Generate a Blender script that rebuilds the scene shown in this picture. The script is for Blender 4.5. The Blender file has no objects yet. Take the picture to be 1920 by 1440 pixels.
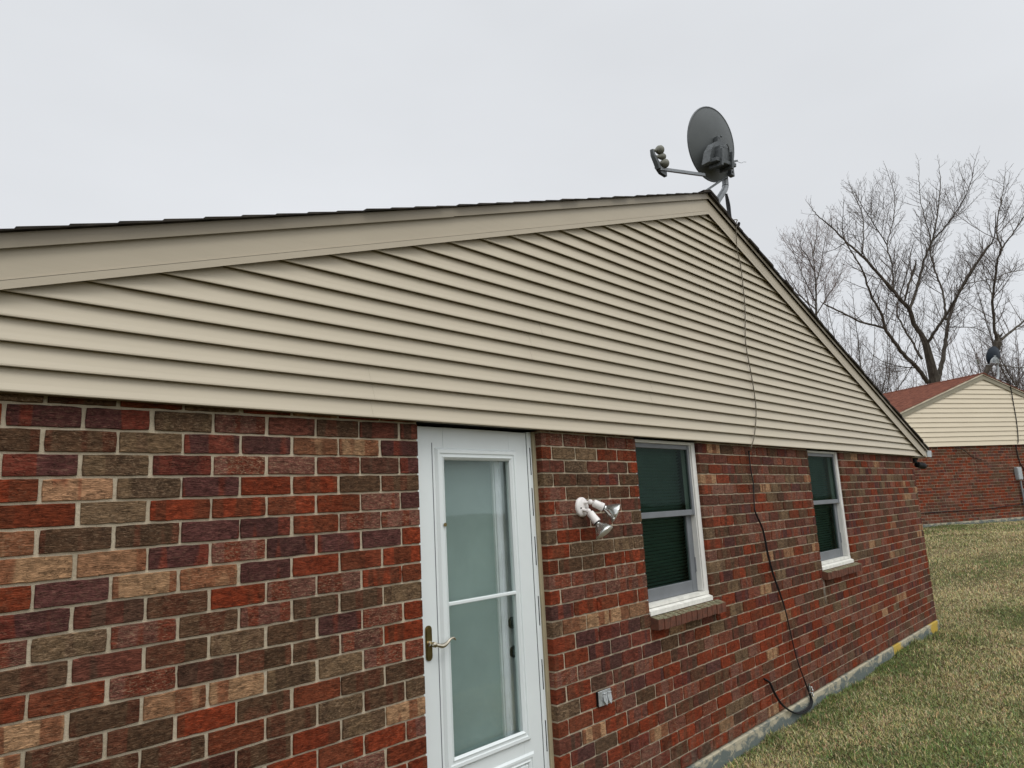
import bpy, math, random
import numpy as np
from mathutils import Vector, Matrix
R = math.radians
C = bpy.context.scene.collection
random.seed(7); rng = np.random.default_rng(7)

# ------------------------------------------------------------------ camera
# world frame: the gable wall's brick face is y=0, x runs right along it, z=0 is the underside of the siding
FL, YAW, PITCH, ROLL, CD, CZ = 1334.074, 0.828596, 0.1763705, -0.0540425, 2.550527, -0.427892
fwd = Vector((math.sin(YAW)*math.cos(PITCH), math.cos(YAW)*math.cos(PITCH), math.sin(PITCH)))
rt = fwd.cross(Vector((0, 0, 1))).normalized(); up = rt.cross(fwd)
r_ = rt*math.cos(ROLL) + up*math.sin(ROLL); u_ = -rt*math.sin(ROLL) + up*math.cos(ROLL)
CAM = Vector((0, -CD, CZ))
cd = bpy.data.cameras.new('camera'); cam = bpy.data.objects.new('camera', cd); C.objects.link(cam)
m3 = Matrix((r_, u_, -fwd)).transposed()
cam.matrix_world = Matrix.Translation(CAM) @ m3.to_4x4()
cd.sensor_width = 36; cd.lens = FL/1920*36; cd.clip_start = 0.05; cd.clip_end = 2000
sc = bpy.context.scene; sc.camera = cam
sc.view_settings.view_transform = 'Standard'; sc.view_settings.look = 'None'
sc.view_settings.gamma = 1; sc.view_settings.exposure = 0.0
def ray(x, y): return fwd*FL + r_*(x-960) - u_*(y-720)
def deep(x, y, d): return CAM + ray(x, y)*(d/FL)          # point at true depth d metres

# ------------------------------------------------------------------ world: overcast sky
w = bpy.data.worlds.new('World'); sc.world = w; w.use_nodes = True
nt = w.node_tree; nt.nodes.clear(); N = nt.nodes.new; Lk = nt.links.new
out = N('ShaderNodeOutputWorld'); bg = N('ShaderNodeBackground'); bg.inputs['Strength'].default_value = 0.1
SUN_EL, SUN_AZ = R(56), R(198)      # azimuth measured clockwise from +Y
sky = N('ShaderNodeTexSky'); sky.sky_type = 'NISHITA'; sky.sun_disc = False
sky.sun_elevation = SUN_EL; sky.sun_rotation = SUN_AZ; sky.air_density = 1; sky.dust_density = 4
hs = N('ShaderNodeHueSaturation'); hs.inputs['Saturation'].default_value = 0.15
Lk(sky.outputs[0], hs.inputs['Color'])
tc = N('ShaderNodeTexCoord'); sep = N('ShaderNodeSeparateXYZ'); Lk(tc.outputs['Generated'], sep.inputs[0])
el = N('ShaderNodeMapRange'); el.interpolation_type = 'SMOOTHSTEP'
el.inputs[1].default_value = 0.62; el.inputs[2].default_value = 0.98; el.inputs[3].default_value = 0.0; el.inputs[4].default_value = 1.0
Lk(sep.outputs['Z'], el.inputs[0])
bk = N('ShaderNodeMapRange'); bk.interpolation_type = 'SMOOTHSTEP'
bk.inputs[1].default_value = 0.2; bk.inputs[2].default_value = -0.9; bk.inputs[3].default_value = 0.0; bk.inputs[4].default_value = 1.0
Lk(sep.outputs['Y'], bk.inputs[0])
def wm(op, a, b):
    n = N('ShaderNodeMath'); n.operation = op
    for i, v in enumerate((a, b)):
        if isinstance(v, (int, float)): n.inputs[i].default_value = v
        else: Lk(v, n.inputs[i])
    return n.outputs[0]
nz = N('ShaderNodeTexNoise'); nz.inputs['Scale'].default_value = 1.6; nz.inputs['Detail'].default_value = 4
mp = N('ShaderNodeMapping'); mp.inputs['Scale'].default_value = (1, 1, 2.5); Lk(tc.outputs['Generated'], mp.inputs[0]); Lk(mp.outputs[0], nz.inputs[0])
lum = wm('ADD', wm('ADD', wm('MULTIPLY', el.outputs[0], 8.5), wm('MULTIPLY', bk.outputs[0], 4.5)), wm('ADD', 8.0, wm('MULTIPLY', wm('SUBTRACT', nz.outputs[0], 0.5), 1.9)))
grey = N('ShaderNodeVectorMath'); grey.operation = 'SCALE'; grey.inputs[0].default_value = (0.97, 1.0, 1.045); Lk(lum, grey.inputs['Scale'])
mx = N('ShaderNodeMix'); mx.data_type = 'RGBA'; mx.clamp_result = False; mx.inputs[0].default_value = 0.93
Lk(hs.outputs[0], mx.inputs[6]); Lk(grey.outputs[0], mx.inputs[7])
Lk(mx.outputs[2], bg.inputs[0]); Lk(bg.outputs[0], out.inputs[0])
# veiled sun behind the cloud
sd = bpy.data.lights.new('sun', 'SUN'); sd.energy = 1.2; sd.angle = R(30); sd.color = (1, 0.975, 0.94)
so = bpy.data.objects.new('sun', sd); C.objects.link(so)
sv = Vector((math.sin(SUN_AZ)*math.cos(SUN_EL), math.cos(SUN_AZ)*math.cos(SUN_EL), math.sin(SUN_EL)))
so.rotation_euler = sv.to_track_quat('Z', 'Y').to_euler()

# ------------------------------------------------------------------ materials
def s2l(c): return tuple((v/255/12.92 if v/255 < .04045 else ((v/255+.055)/1.055)**2.4) for v in c)
class NT:
    def __init__(s, name, rough=0.6, spec=0.3, metal=0.0):
        s.m = bpy.data.materials.new(name); s.m.use_nodes = True; s.t = s.m.node_tree
        s.b = s.t.nodes['Principled BSDF']; s.b.inputs['Roughness'].default_value = rough
        s.b.inputs['Specular IOR Level'].default_value = spec; s.b.inputs['Metallic'].default_value = metal
    def n(s, ty, **k):
        o = s.t.nodes.new('ShaderNode'+ty)
        for a, v in k.items(): setattr(o, a, v)
        return o
    def l(s, a, b): s.t.links.new(a, b)
    def val(s, inp, v):
        if hasattr(v, 'is_linked'): s.l(v, inp)
        elif isinstance(v, (int, float)) : inp.default_value = v
        else: inp.default_value = (*v, 1) if len(v) == 3 and inp.type == 'RGBA' else v
    def math(s, op, a, b=0.0, c=None, clamp=False):
        o = s.n('Math', operation=op, use_clamp=clamp); s.val(o.inputs[0], a); s.val(o.inputs[1], b)
        if c is not None: s.val(o.inputs[2], c)
        return o.outputs[0]
    def mix(s, f, a, b, mode='MIX'):
        o = s.n('Mix', data_type='RGBA', blend_type=mode); s.val(o.inputs[0], f); s.val(o.inputs[6], a); s.val(o.inputs[7], b)
        return o.outputs[2]
    def noise(s, vec, scale, detail=3, rough=.5, dist=0):
        o = s.n('TexNoise'); o.inputs['Scale'].default_value = scale; o.inputs['Detail'].default_value = detail
        o.inputs['Roughness'].default_value = rough; o.inputs['Distortion'].default_value = dist
        if vec is not None: s.l(vec, o.inputs['Vector'])
        return o.outputs[0]
    def ramp(s, v, lo, hi, a=0.0, b=1.0, smooth=True):
        o = s.n('MapRange'); o.interpolation_type = 'SMOOTHSTEP' if smooth else 'LINEAR'
        s.val(o.inputs[0], v); o.inputs[1].default_value = lo; o.inputs[2].default_value = hi
        o.inputs[3].default_value = a; o.inputs[4].default_value = b; return o.outputs[0]
    def obj(s, scale=(1, 1, 1)):
        t = s.n('TexCoord'); m = s.n('Mapping'); m.inputs['Scale'].default_value = scale; s.l(t.outputs['Object'], m.inputs[0]); return m.outputs[0]
    def bump(s, h, st=.3, dist=.002, prev=None):
        o = s.n('Bump'); o.inputs['Strength'].default_value = st; o.inputs['Distance'].default_value = dist
        s.l(h, o.inputs['Height'])
        if prev is not None: s.l(prev, o.inputs['Normal'])
        return o.outputs[0]
    def done(s, col=None, nrm=None):
        if col is not None: s.val(s.b.inputs['Base Color'], col)
        if nrm is not None: s.l(nrm, s.b.inputs['Normal'])
        return s.m
def plain(name, rgb, rough=.5, spec=.4, metal=0, var=.08, scale=6, bump=0.0, bscale=80):
    t = NT(name, rough, spec, metal); v = t.obj()
    n1 = t.noise(v, scale, 5, .6)
    c = t.mix(1.0, rgb, t.mix(t.ramp(n1, .3, .7), (1-var,)*3, (1+var,)*3), 'MULTIPLY')
    nr = t.bump(t.noise(v, bscale, 3), bump, .002) if bump else None
    return t.done(c, nr)

def brick_material(name):
    t = NT(name, .9, .08)
    ca = t.n('Attribute', attribute_name='ca'); cb = t.n('Attribute', attribute_name='cb'); bl = t.n('Attribute', attribute_name='bl')
    sp = t.n('SeparateXYZ'); t.l(bl.outputs['Vector'], sp.inputs[0]); X, Z, S = sp.outputs
    def vec(ax, az, so=1.0):
        c = t.n('CombineXYZ'); t.val(c.inputs[0], t.math('MULTIPLY', X, ax)); t.val(c.inputs[1], t.math('MULTIPLY', Z, az)); t.val(c.inputs[2], t.math('MULTIPLY', S, so)); return c.outputs[0]
    band = t.noise(vec(13, 1.2, 31), 1, 1, .4)
    bandm = t.ramp(band, .50, .545)
    col = t.mix(t.math('MULTIPLY', bandm, 1.0), ca.outputs['Color'], cb.outputs['Color'])
    mott = t.noise(vec(40, 70, 17), 1, 5, .65)
    col = t.mix(1, col, t.mix(t.ramp(mott, .28, .72), (.66,)*3, (1.36,)*3), 'MULTIPLY')
    # pale crusty flecks, strength carried by the alpha of ca
    fl = t.noise(vec(70, 170, 9), 1, 5, .75, 1.0)
    flm = t.math('MULTIPLY', t.ramp(fl, .50, .62), ca.outputs['Alpha'])
    col = t.mix(flm, col, (.34, .235, .145))
    ob = t.n('SeparateXYZ'); t.l(t.n('TexCoord').outputs['Object'], ob.inputs[0]); big = t.noise(t.obj(), 1.1, 4, .6); mid = t.noise(t.obj(), 9, 4, .7)
    col = t.mix(t.math('MULTIPLY', t.ramp(ob.outputs[2], -1.75, -2.07), t.ramp(mid, .42, .68, 0, .55)), col, (.19, .145, .10))   # soil splashed up the lowest courses
    col = t.mix(t.ramp(big, .45, .7, 0, .07), col, (.20, .15, .115))
    sx_ = t.math('DIVIDE', t.math('ABSOLUTE', t.math('SUBTRACT', ob.outputs[0], t.math('ADD', 6.865, t.math('MULTIPLY', t.math('SUBTRACT', mid, .5), .05)))), .035)
    col = t.mix(t.math('MULTIPLY', t.ramp(sx_, 1, .2), t.math('MULTIPLY', t.ramp(ob.outputs[2], -1.46, -1.24), t.ramp(ob.outputs[2], -1.16, -1.20, 0, .6))), col, (.34, .34, .29))  # lime streak below the sill end
    # combed bark-like wrinkles; crease shade and ridge highlights also painted into the colour
    wr = t.noise(vec(22, 130, 5), 1, 3, .55, 2.2)
    crease = t.ramp(t.math('ABSOLUTE', t.math('SUBTRACT', wr, .5)), .0, .035)
    sel = t.ramp(t.noise(vec(24, 55, 3), 1, 2), .50, .60)
    crk = t.math('MAXIMUM', crease, t.math('SUBTRACT', 1.0, sel))
    col = t.mix(t.math('MULTIPLY', t.math('SUBTRACT', 1.0, crk), .55), col, (.018, .011, .008))
    col = t.mix(1, col, t.mix(t.ramp(wr, .36, .64), (.76,)*3, (1.24,)*3), 'MULTIPLY')
    fine = t.noise(vec(420, 420, 7), 1, 2, .6)
    col = t.mix(1, col, t.mix(fine, (.80,)*3, (1.2,)*3), 'MULTIPLY')
    b1 = t.bump(wr, 1.0, .006); b2 = t.bump(crk, .8, .0022, b1); b3 = t.bump(fine, .35, .001, b2)
    return t.done(col, b3)
def mortar_material(name, rgb=(.50, .425, .31)):
    t = NT(name, .95, .1); v = t.obj()
    a = t.noise(v, 420, 3, .7); b = t.noise(v, 7, 5, .6); c3 = t.noise(v, 60, 4, .6)
    col = t.mix(1, rgb, t.mix(a, (.62,)*3, (1.38,)*3), 'MULTIPLY')
    col = t.mix(t.ramp(b, .42, .7, 0, .45), col, (rgb[0]*.62, rgb[1]*.60, rgb[2]*.55))
    nb = t.bump(a, .9, .002, t.bump(c3, .8, .006))
    return t.done(col, nb)
def siding_material(name, rgb):
    t = NT(name, .48, .35); v = t.obj((1, 1, 1)); v2 = t.obj((.5, 1, 40))
    n1 = t.noise(v, 1.3, 5, .6); n2 = t.noise(v2, 3, 3, .5); n3 = t.noise(t.obj((3, 3, 300)), 1, 2)
    col = t.mix(1, rgb, t.mix(n1, (.93, .93, .92), (1.07, 1.07, 1.06)), 'MULTIPLY')
    col = t.mix(t.ramp(n2, .5, .8, 0, .12), col, (rgb[0]*.72, rgb[1]*.70, rgb[2]*.66))
    nb = t.bump(n3, .06, .001, t.bump(t.noise(t.obj((.8, 1, 9)), 1.5, 2), .25, .006))
    return t.done(col, nb)
def concrete_material():
    t = NT('foundation_concrete', .92, .15); v = t.obj(); sp = t.n('SeparateXYZ'); t.l(t.n('TexCoord').outputs['Object'], sp.inputs[0])
    a = t.noise(t.obj((2.2, 1, 5)), 2.6, 6, .72, .5); g = t.noise(v, 260, 3); b = t.noise(v, 30, 5, .7)
    col = t.mix(t.ramp(t.math('SUBTRACT', a, t.math('MULTIPLY', t.math('ADD', sp.outputs[2], 2.13), 2.2)), .36, .52), (.40, .36, .26), (.12, .14, .13))
    col = t.mix(t.ramp(b, .5, .8, 0, .6), col, (.11, .12, .10))
    col = t.mix(1, col, t.mix(g, (.7,)*3, (1.3,)*3), 'MULTIPLY')
    for sx, sz, wd in ((10.28, -2.11, .22), (8.72, -2.13, .17)):       # sprayed yellow marks
        dx = t.math('DIVIDE', t.math('SUBTRACT', sp.outputs[0], sx), wd); dz = t.math('DIVIDE', t.math('SUBTRACT', sp.outputs[2], sz), .10)
        d = t.math('ADD', t.math('MULTIPLY', dx, dx), t.math('MULTIPLY', dz, dz))
        d = t.math('ADD', d, t.math('MULTIPLY', t.math('SUBTRACT', t.noise(v, 14, 4), .5), 2.8))
        col = t.mix(t.ramp(d, 1.15, .45, 0, .82), col, (.50, .33, .035))
    return t.done(col, t.bump(b, .8, .006, t.bump(g, .6, .002)))
def shingle_material(name, a, b):
    t = NT(name, .95, .1); v = t.obj((6, 9, 9)); n1 = t.noise(v, 1, 3, .6); n2 = t.noise(t.obj(), 500, 2)
    col = t.mix(t.ramp(n1, .35, .65), a, b); col = t.mix(1, col, t.mix(n2, (.6,)*3, (1.5,)*3), 'MULTIPLY')
    return t.done(col, t.bump(n2, .8, .003))
def glass_material(name, tint, refl, boost=.35):
    m = bpy.data.materials.new(name); m.use_nodes = True; t = m.node_tree; t.nodes.clear()
    o = t.nodes.new('ShaderNodeOutputMaterial'); mixn = t.nodes.new('ShaderNodeMixShader')
    tr = t.nodes.new('ShaderNodeBsdfTransparent'); tr.inputs[0].default_value = (*tint, 1)
    gl = t.nodes.new('ShaderNodeBsdfGlossy'); gl.inputs['Roughness'].default_value = .03; gl.inputs[0].default_value = (.85, .95, .92, 1)
    lw = t.nodes.new('ShaderNodeFresnel'); lw.inputs[0].default_value = 1.35
    mu = t.nodes.new('ShaderNodeMath'); mu.operation = 'MULTIPLY_ADD'; mu.inputs[1].default_value = boost; mu.inputs[2].default_value = refl
    t.links.new(lw.outputs[0], mu.inputs[0]); t.links.new(mu.outputs[0], mixn.inputs[0])
    # slightly wavy pane
    nz = t.nodes.new('ShaderNodeTexNoise'); nz.inputs['Scale'].default_value = 3; bp = t.nodes.new('ShaderNodeBump'); bp.inputs['Strength'].default_value = .08; bp.inputs['Distance'].default_value = .01
    t.links.new(nz.outputs[0], bp.inputs['Height']); t.links.new(bp.outputs[0], gl.inputs['Normal'])
    t.links.new(tr.outputs[0], mixn.inputs[1]); t.links.new(gl.outputs[0], mixn.inputs[2]); t.links.new(mixn.outputs[0], o.inputs[0])
    return m
def bark_material(name, a, b):
    t = NT(name, .9, .15); v = t.obj((6, 6, 1.6)); n = t.noise(v, 2, 5, .7)
    return t.done(t.mix(t.ramp(n, .35, .65), a, b), t.bump(n, .6, .02))
def grass_material(name):
    t = NT(name, .75, .2); at = t.n('Attribute', attribute_name='gc')
    return t.done(at.outputs['Color'])
def soil_material():
    t = NT('lawn_soil', .97, .05); v = t.obj()
    a = t.noise(v, .55, 5, .6); b = t.noise(v, 22, 5, .75, 1); c = t.noise(v, 140, 3, .7)
    col = t.mix(t.ramp(a, .40, .62), (.15, .12, .062), (.07, .09, .03))
    col = t.mix(t.ramp(b, .4, .7), col, (.24, .19, .105)); col = t.mix(t.ramp(c, .3, .6, .75, 0), col, (.055, .045, .025))
    return t.done(col, t.bump(b, 1, .03, t.bump(c, 1, .01)))

M = dict(
    brick=brick_material('flashed_brick'), mortar=mortar_material('mortar'),
    siding=siding_material('tan_siding', (.465, .408, .311)), cream=siding_material('cream_siding', (.63, .55, .415)),
    trim=siding_material('tan_trim', (.415, .36, .272)), trim2=siding_material('taupe_trim', (.24, .205, .15)),
    ntrim=plain('grey_tan_trim', (.25, .225, .16), .6), concrete=concrete_material(),
    shingle=shingle_material('dark_shingle', (.022, .019, .016), (.05, .043, .035)),
    redshingle=shingle_material('red_shingle', (.19, .072, .045), (.11, .040, .027)),
    door=plain('white_door_paint', (.66, .70, .69), .35, .45, 0, .03, 2, .05, 200),
    white=plain('white_vinyl', (.66, .65, .61), .4, .4, 0, .05, 9), offwhite=plain('old_white_sill', (.70, .69, .63), .55, .3, 0, .10, 20, .04),
    greyvinyl=plain('grey_sash', (.145, .155, .165), .45, .4, 0, .08, 8), tan=plain('tan_jamb', (.33, .28, .18), .6, .3, 0, .08, 9),
    brass=plain('antique_brass', (.22, .17, .075), .28, .6, 1, .2, 30), nickel=plain('aged_nickel', (.55, .50, .40), .25, .6, 1, .1, 30),
    black=plain('black_rubber', (.008, .008, .009), .6, .25), gap=plain('dark_gap', (.01, .01, .01), .9, .1),
    dishback=plain('dish_grey_paint', (.080, .088, .088), .55, .35, 0, .10, 3), dishmetal=plain('galvanised_grey', (.20, .215, .225), .45, .5, .2, .12, 20),
    bracket=plain('bracket_grey', (.085, .093, .096), .5, .5, .3, .25, 30), lnb=plain('lnb_plastic', (.15, .15, .122), .6, .3, 0, .1, 20),
    darkdish=plain('navy_dish_paint', (.012, .022, .036), .5, .4), greybox=plain('grey_box_paint', (.36, .39, .40), .5, .4, 0, .1, 12),
    cablegrey=plain('weathered_cable', (.14, .12, .085), .6, .3), alu=plain('cast_aluminium', (.42, .44, .44), .45, .5, .6, .25, 60, .1),
    silver=plain('reflector_silver', (.62, .63, .60), .18, .6, .9, .05, 20), lens=plain('frosted_lens', (.50, .49, .42), .35, .5, 0, .06, 20),
    lampwhite=plain('lamp_white', (.74, .71, .68), .4, .4, 0, .06, 30), soffit=plain('soffit', (.38, .34, .27), .6),
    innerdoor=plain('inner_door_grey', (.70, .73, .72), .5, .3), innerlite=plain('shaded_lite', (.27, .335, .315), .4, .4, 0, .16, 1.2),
    innertrim=plain('inner_trim', (.85, .85, .88), .4, .4), knob=plain('dark_bronze_knob', (.03, .033, .03), .3, .6, .8),
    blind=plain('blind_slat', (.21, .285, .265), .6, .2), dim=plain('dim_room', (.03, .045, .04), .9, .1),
    glass=glass_material('window_glass', (.66, .74, .70), .006, .012), doorglass=glass_material('door_glass', (.93, .955, .95), .01, .30),
    bark=bark_material('maple_bark', (.050, .042, .034), (.105, .092, .074)), twig=plain('twig_bark', (.095, .078, .068), .9, .1, 0, .2, 2),
    redtwig=plain('reddish_twig', (.165, .125, .115), .9, .1, 0, .2, 2), grass=grass_material('grass_blades'), soil=soil_material(),
)
def moss_brick():
    t = NT('sill_brick', .9, .15); v = t.obj(); sp = t.n('SeparateXYZ'); t.l(t.n('NewGeometry').outputs['Normal'], sp.inputs[0])
    n = t.noise(v, 26, 5, .7); n2 = t.noise(v, 300, 2)
    base = t.mix(t.ramp(n, .35, .65), (.150, .060, .038), (.095, .046, .032))
    mossy = t.mix(t.ramp(t.noise(v, 55, 4, .7), .4, .6), (.10, .10, .055), (.22, .20, .13))
    up_ = t.ramp(sp.outputs[2], .3, .7)
    col = t.mix(t.math('MULTIPLY', up_, t.ramp(n, .3, .5)), base, mossy); col = t.mix(1, col, t.mix(n2, (.75,)*3, (1.25,)*3), 'MULTIPLY')
    return t.done(col, t.bump(n, .7, .005, t.bump(n2, .5, .002)))
M['sill'] = moss_brick()

# ------------------------------------------------------------------ mesh builder
class MB:
    def __init__(s): s.v = []; s.f = []; s.sm = False
    def box(s, x0, x1, y0, y1, z0, z1, mtx=None, bev=0):
        if x0 > x1: x0, x1 = x1, x0
        if y0 > y1: y0, y1 = y1, y0
        if z0 > z1: z0, z1 = z1, z0
        b = min(bev, (x1-x0)*.45, (y1-y0)*.45, (z1-z0)*.45); o = len(s.v)
        if b <= 0:
            p = [(x, y, z) for z in (z0, z1) for y in (y0, y1) for x in (x0, x1)]
            f = [(0, 2, 3, 1), (4, 5, 7, 6), (0, 1, 5, 4), (2, 6, 7, 3), (0, 4, 6, 2), (1, 3, 7, 5)]
        else:      # chamfered box: three vertices per corner
            p = []; ix = {}
            for i, x in enumerate((x0, x1)):
                for j, y in enumerate((y0, y1)):
                    for k, z in enumerate((z0, z1)):
                        sx, sy, sz = (1, -1)[i], (1, -1)[j], (1, -1)[k]
                        ix[i, j, k] = len(p)
                        p += [(x, y+sy*b, z+sz*b), (x+sx*b, y, z+sz*b), (x+sx*b, y+sy*b, z)]
            f = []
            g = lambda i, j, k, a: ix[i, j, k]+a
            for i in (0, 1):
                q = [g(i, 0, 0, 0), g(i, 1, 0, 0), g(i, 1, 1, 0), g(i, 0, 1, 0)]; f.append(q if i else q[::-1])
                q = [g(0, i, 0, 1), g(0, i, 1, 1), g(1, i, 1, 1), g(1, i, 0, 1)]; f.append(q if i else q[::-1])
                q = [g(0, 0, i, 2), g(1, 0, i, 2), g(1, 1, i, 2), g(0, 1, i, 2)]; f.append(q if i else q[::-1])
            for i in (0, 1):
                for j in (0, 1):
                    f.append([g(i, j, 0, 0), g(i, j, 1, 0), g(i, j, 1, 1), g(i, j, 0, 1)])
                    f.append([g(i, 0, j, 0), g(i, 1, j, 0), g(i, 1, j, 2), g(i, 0, j, 2)])
                    f.append([g(0, i, j, 1), g(1, i, j, 1), g(1, i, j, 2), g(0, i, j, 2)])
            for i in (0, 1):
                for j in (0, 1):
                    for k in (0, 1): f.append([g(i, j, k, 0), g(i, j, k, 1), g(i, j, k, 2)])
        if mtx is not None: p = [tuple(mtx @ Vector(q)) for q in p]
        s.v += p; s.f += [tuple(o+i for i in q) for q in f]; return s
    def poly(s, pts): o = len(s.v); s.v += [tuple(p) for p in pts]; s.f.append(tuple(range(o, o+len(pts)))); return s
    def prism(s, pts, d):     # polygon extruded by vector d
        n = len(pts); o = len(s.v); d = Vector(d)
        s.v += [tuple(p) for p in pts] + [tuple(Vector(p)+d) for p in pts]
        s.f.append(tuple(range(o, o+n))[::-1]); s.f.append(tuple(range(o+n, o+2*n)))
        for i in range(n): j = (i+1) % n; s.f.append((o+i, o+j, o+n+j, o+n+i))
        return s
    def tube(s, pts, rad, n=8, cap=True):
        pts = [Vector(p) for p in pts]
        if not hasattr(rad, '__len__'): rad = [rad]*len(pts)
        o = len(s.v); prev = None
        for i, p in enumerate(pts):
            a = pts[max(i-1, 0)]; b = pts[min(i+1, len(pts)-1)]; t = (b-a)
            t = t.normalized() if t.length > 1e-9 else Vector((0, 0, 1))
            if prev is None: q = t.orthogonal().normalized()
            else:
                q = prev - t*prev.dot(t); q = q.normalized() if q.length > 1e-6 else t.orthogonal().normalized()
            prev = q; c = t.cross(q)
            for k in range(n):
                an = 2*math.pi*k/n; s.v.append(tuple(p+(q*math.cos(an)+c*math.sin(an))*rad[i]))
        for i in range(len(pts)-1):
            for k in range(n):
                k2 = (k+1) % n; s.f.append((o+i*n+k, o+i*n+k2, o+(i+1)*n+k2, o+(i+1)*n+k))
        if cap and n > 3:
            s.f.append(tuple(o+k for k in range(n))[::-1]); e = o+(len(pts)-1)*n; s.f.append(tuple(e+k for k in range(n)))
        return s
    def lathe(s, prof, base, axis, n=24, sx=1.0, sy=1.0, side=None):   # prof: (radius, distance along axis)
        a = Vector(axis).normalized(); q = a.orthogonal().normalized() if side is None else (Vector(side)-a*Vector(side).dot(a)).normalized()
        c = a.cross(q); base = Vector(base); o = len(s.v)
        for r, d in prof:
            for k in range(n):
                an = 2*math.pi*k/n; s.v.append(tuple(base+a*d+q*(math.cos(an)*r*sx)+c*(math.sin(an)*r*sy)))
        for i in range(len(prof)-1):
            for k in range(n): k2 = (k+1) % n; s.f.append((o+i*n+k, o+i*n+k2, o+(i+1)*n+k2, o+(i+1)*n+k))
        s.f.append(tuple(o+k for k in range(n))[::-1]); e = o+(len(prof)-1)*n; s.f.append(tuple(e+k for k in range(n)))
        return s
    def build(s, name, mat, parent=None, smooth=False):
        me = bpy.data.meshes.new(name); me.from_pydata(s.v, [], s.f); me.update()
        if smooth:
            me.polygons.foreach_set('use_smooth', [True]*len(me.polygons))
        o = bpy.data.objects.new(name, me); C.objects.link(o); me.materials.append(mat)
        if smooth: 
            try: me.set_sharp_from_angle(angle=R(40))
            except Exception: pass
        if parent: o.parent = parent
        return o
def tag(o, label=None, cat=None, group=None, kind=None):
    if label: o['label'] = label
    if cat: o['category'] = cat
    if group: o['group'] = group
    if kind: o['kind'] = kind
    return o
def empty(name, loc=(0, 0, 0), rz=0):
    o = bpy.data.objects.new(name, None); C.objects.link(o); o.location = loc; o.rotation_euler = (0, 0, rz); o.empty_display_size = .2; return o
def spline(pts, n=8):
    P = [Vector(p) for p in pts]; P = [P[0]*2-P[1]]+P+[P[-1]*2-P[-2]]; o = []
    for i in range(1, len(P)-2):
        a, b, c, d = P[i-1:i+3]
        for k in range(n):
            t = k/n; o.append(.5*((2*b)+(c-a)*t+(2*a-5*b+4*c-d)*t*t+(3*b-a-3*c+d)*t**3))
    o.append(P[-2]); return o

# ------------------------------------------------------------------ brick walls
HC, BL = 0.0796, 0.213      # course height and brick + joint length
ZC = -26*HC                 # bottom of the brickwork
COL = {  # body colour, flash colour, fleck strength
 'R': ((.190, .034, .013), (.140, .036, .016), .08), 'P': ((.082, .030, .026), (.140, .032, .020), .12),
 'D': ((.115, .037, .024), (.080, .040, .026), .10), 'B': ((.088, .047, .026), (.098, .036, .020), .25),
 'G': ((.140, .088, .048), (.095, .056, .032), .45), 'M': ((.145, .056, .040), (.160, .040, .022), .50),
 'T': ((.33, .19, .10), (.21, .085, .042), .25), 'X': ((.34, .185, .10), (.27, .05, .02), .1)}
ROWS_LEFT = {1: 'PPGMDBDD', 2: 'BBGPPTTP', 3: 'PGPMMMDP', 4: 'RXGPRRBB', 5: 'RGRRRRMP', 6: 'TBBPPRMM', 7: 'TTPMPPPR', 8: 'RPTTPRRR',
 9: 'PDBRMMRR', 10: 'MGMBMBBG', 11: 'BDBGBPMR', 12: 'RRMDBBMR', 13: 'TBTTGGMM', 14: 'TBBRBRBB', 15: 'BBBRBGBG', 16: 'BBBDBRGT', 17: 'BBBBRRRM', 18: 'RRRRRRMR', 19: 'RRRRRRRR'}
ROWS_PILLAR = {1: 'MMBMM', 2: 'RGGRR', 3: 'DGDDR', 4: 'GBBPB', 5: 'MBBBR', 6: 'RMDMD', 7: 'MDDMG', 8: 'GRRDD', 9: 'RGGGG', 10: 'RBBRR',
 11: 'MMMMR', 12: 'RMMMM', 13: 'PRRRR', 14: 'GTTTT', 15: 'RPPPB', 16: 'RRPPP', 17: 'MMPPP', 18: 'RRDDM'}
ST_X = [0.5, 2.11, 3.0, 7.7, 10.5]
m = lambda k: -k*HC
ST = {0: [-.023, -.004, -.004, -.008, 0]}
_l = [-.0981, -.1753, -.2513, -.3275, -.4049, -.4852, -.5656, -.6444, -.7215, -.7989, -.8753, -.951, -1.031]
_d = [-.0829, -.1601, -.2385, -.3155, -.3943, -.4716, -.5516, -.6321, -.7117, -.7916, -.8734, -.9544, -1.0360, -1.1144, -1.1967, -1.2773, -1.358, -1.4379]
_p = [-.0819, -.1569, -.2317, -.3064, -.3845, -.4637, -.5430, -.6209, -.7004, -.7798, -.8590, -.9374, -1.0184, -1.1017, -1.1864, -1.2715, -1.3545, -1.4363, -1.5189, -1.5999, -1.6817]
_w = [-.0887, -.1650, -.2417, -.3181, -.3943, -.4717, -.5503, -.6304, -.7064, -.7850, -.864, -.9458, -1.0284, -1.110]
for k in range(1, 30):
    g = lambda L, k=k: L[k-1] if k <= len(L) else m(k)+(L[-1]-m(len(L)))*max(0, 1-(k-len(L))/5)
    ST[k] = [g(_l), g(_d), g(_p), g(_w), m(k)]
def zrow(k, x): return float(np.interp(x, ST_X, ST[k])) if 0 <= k < 30 else m(k)

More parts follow.
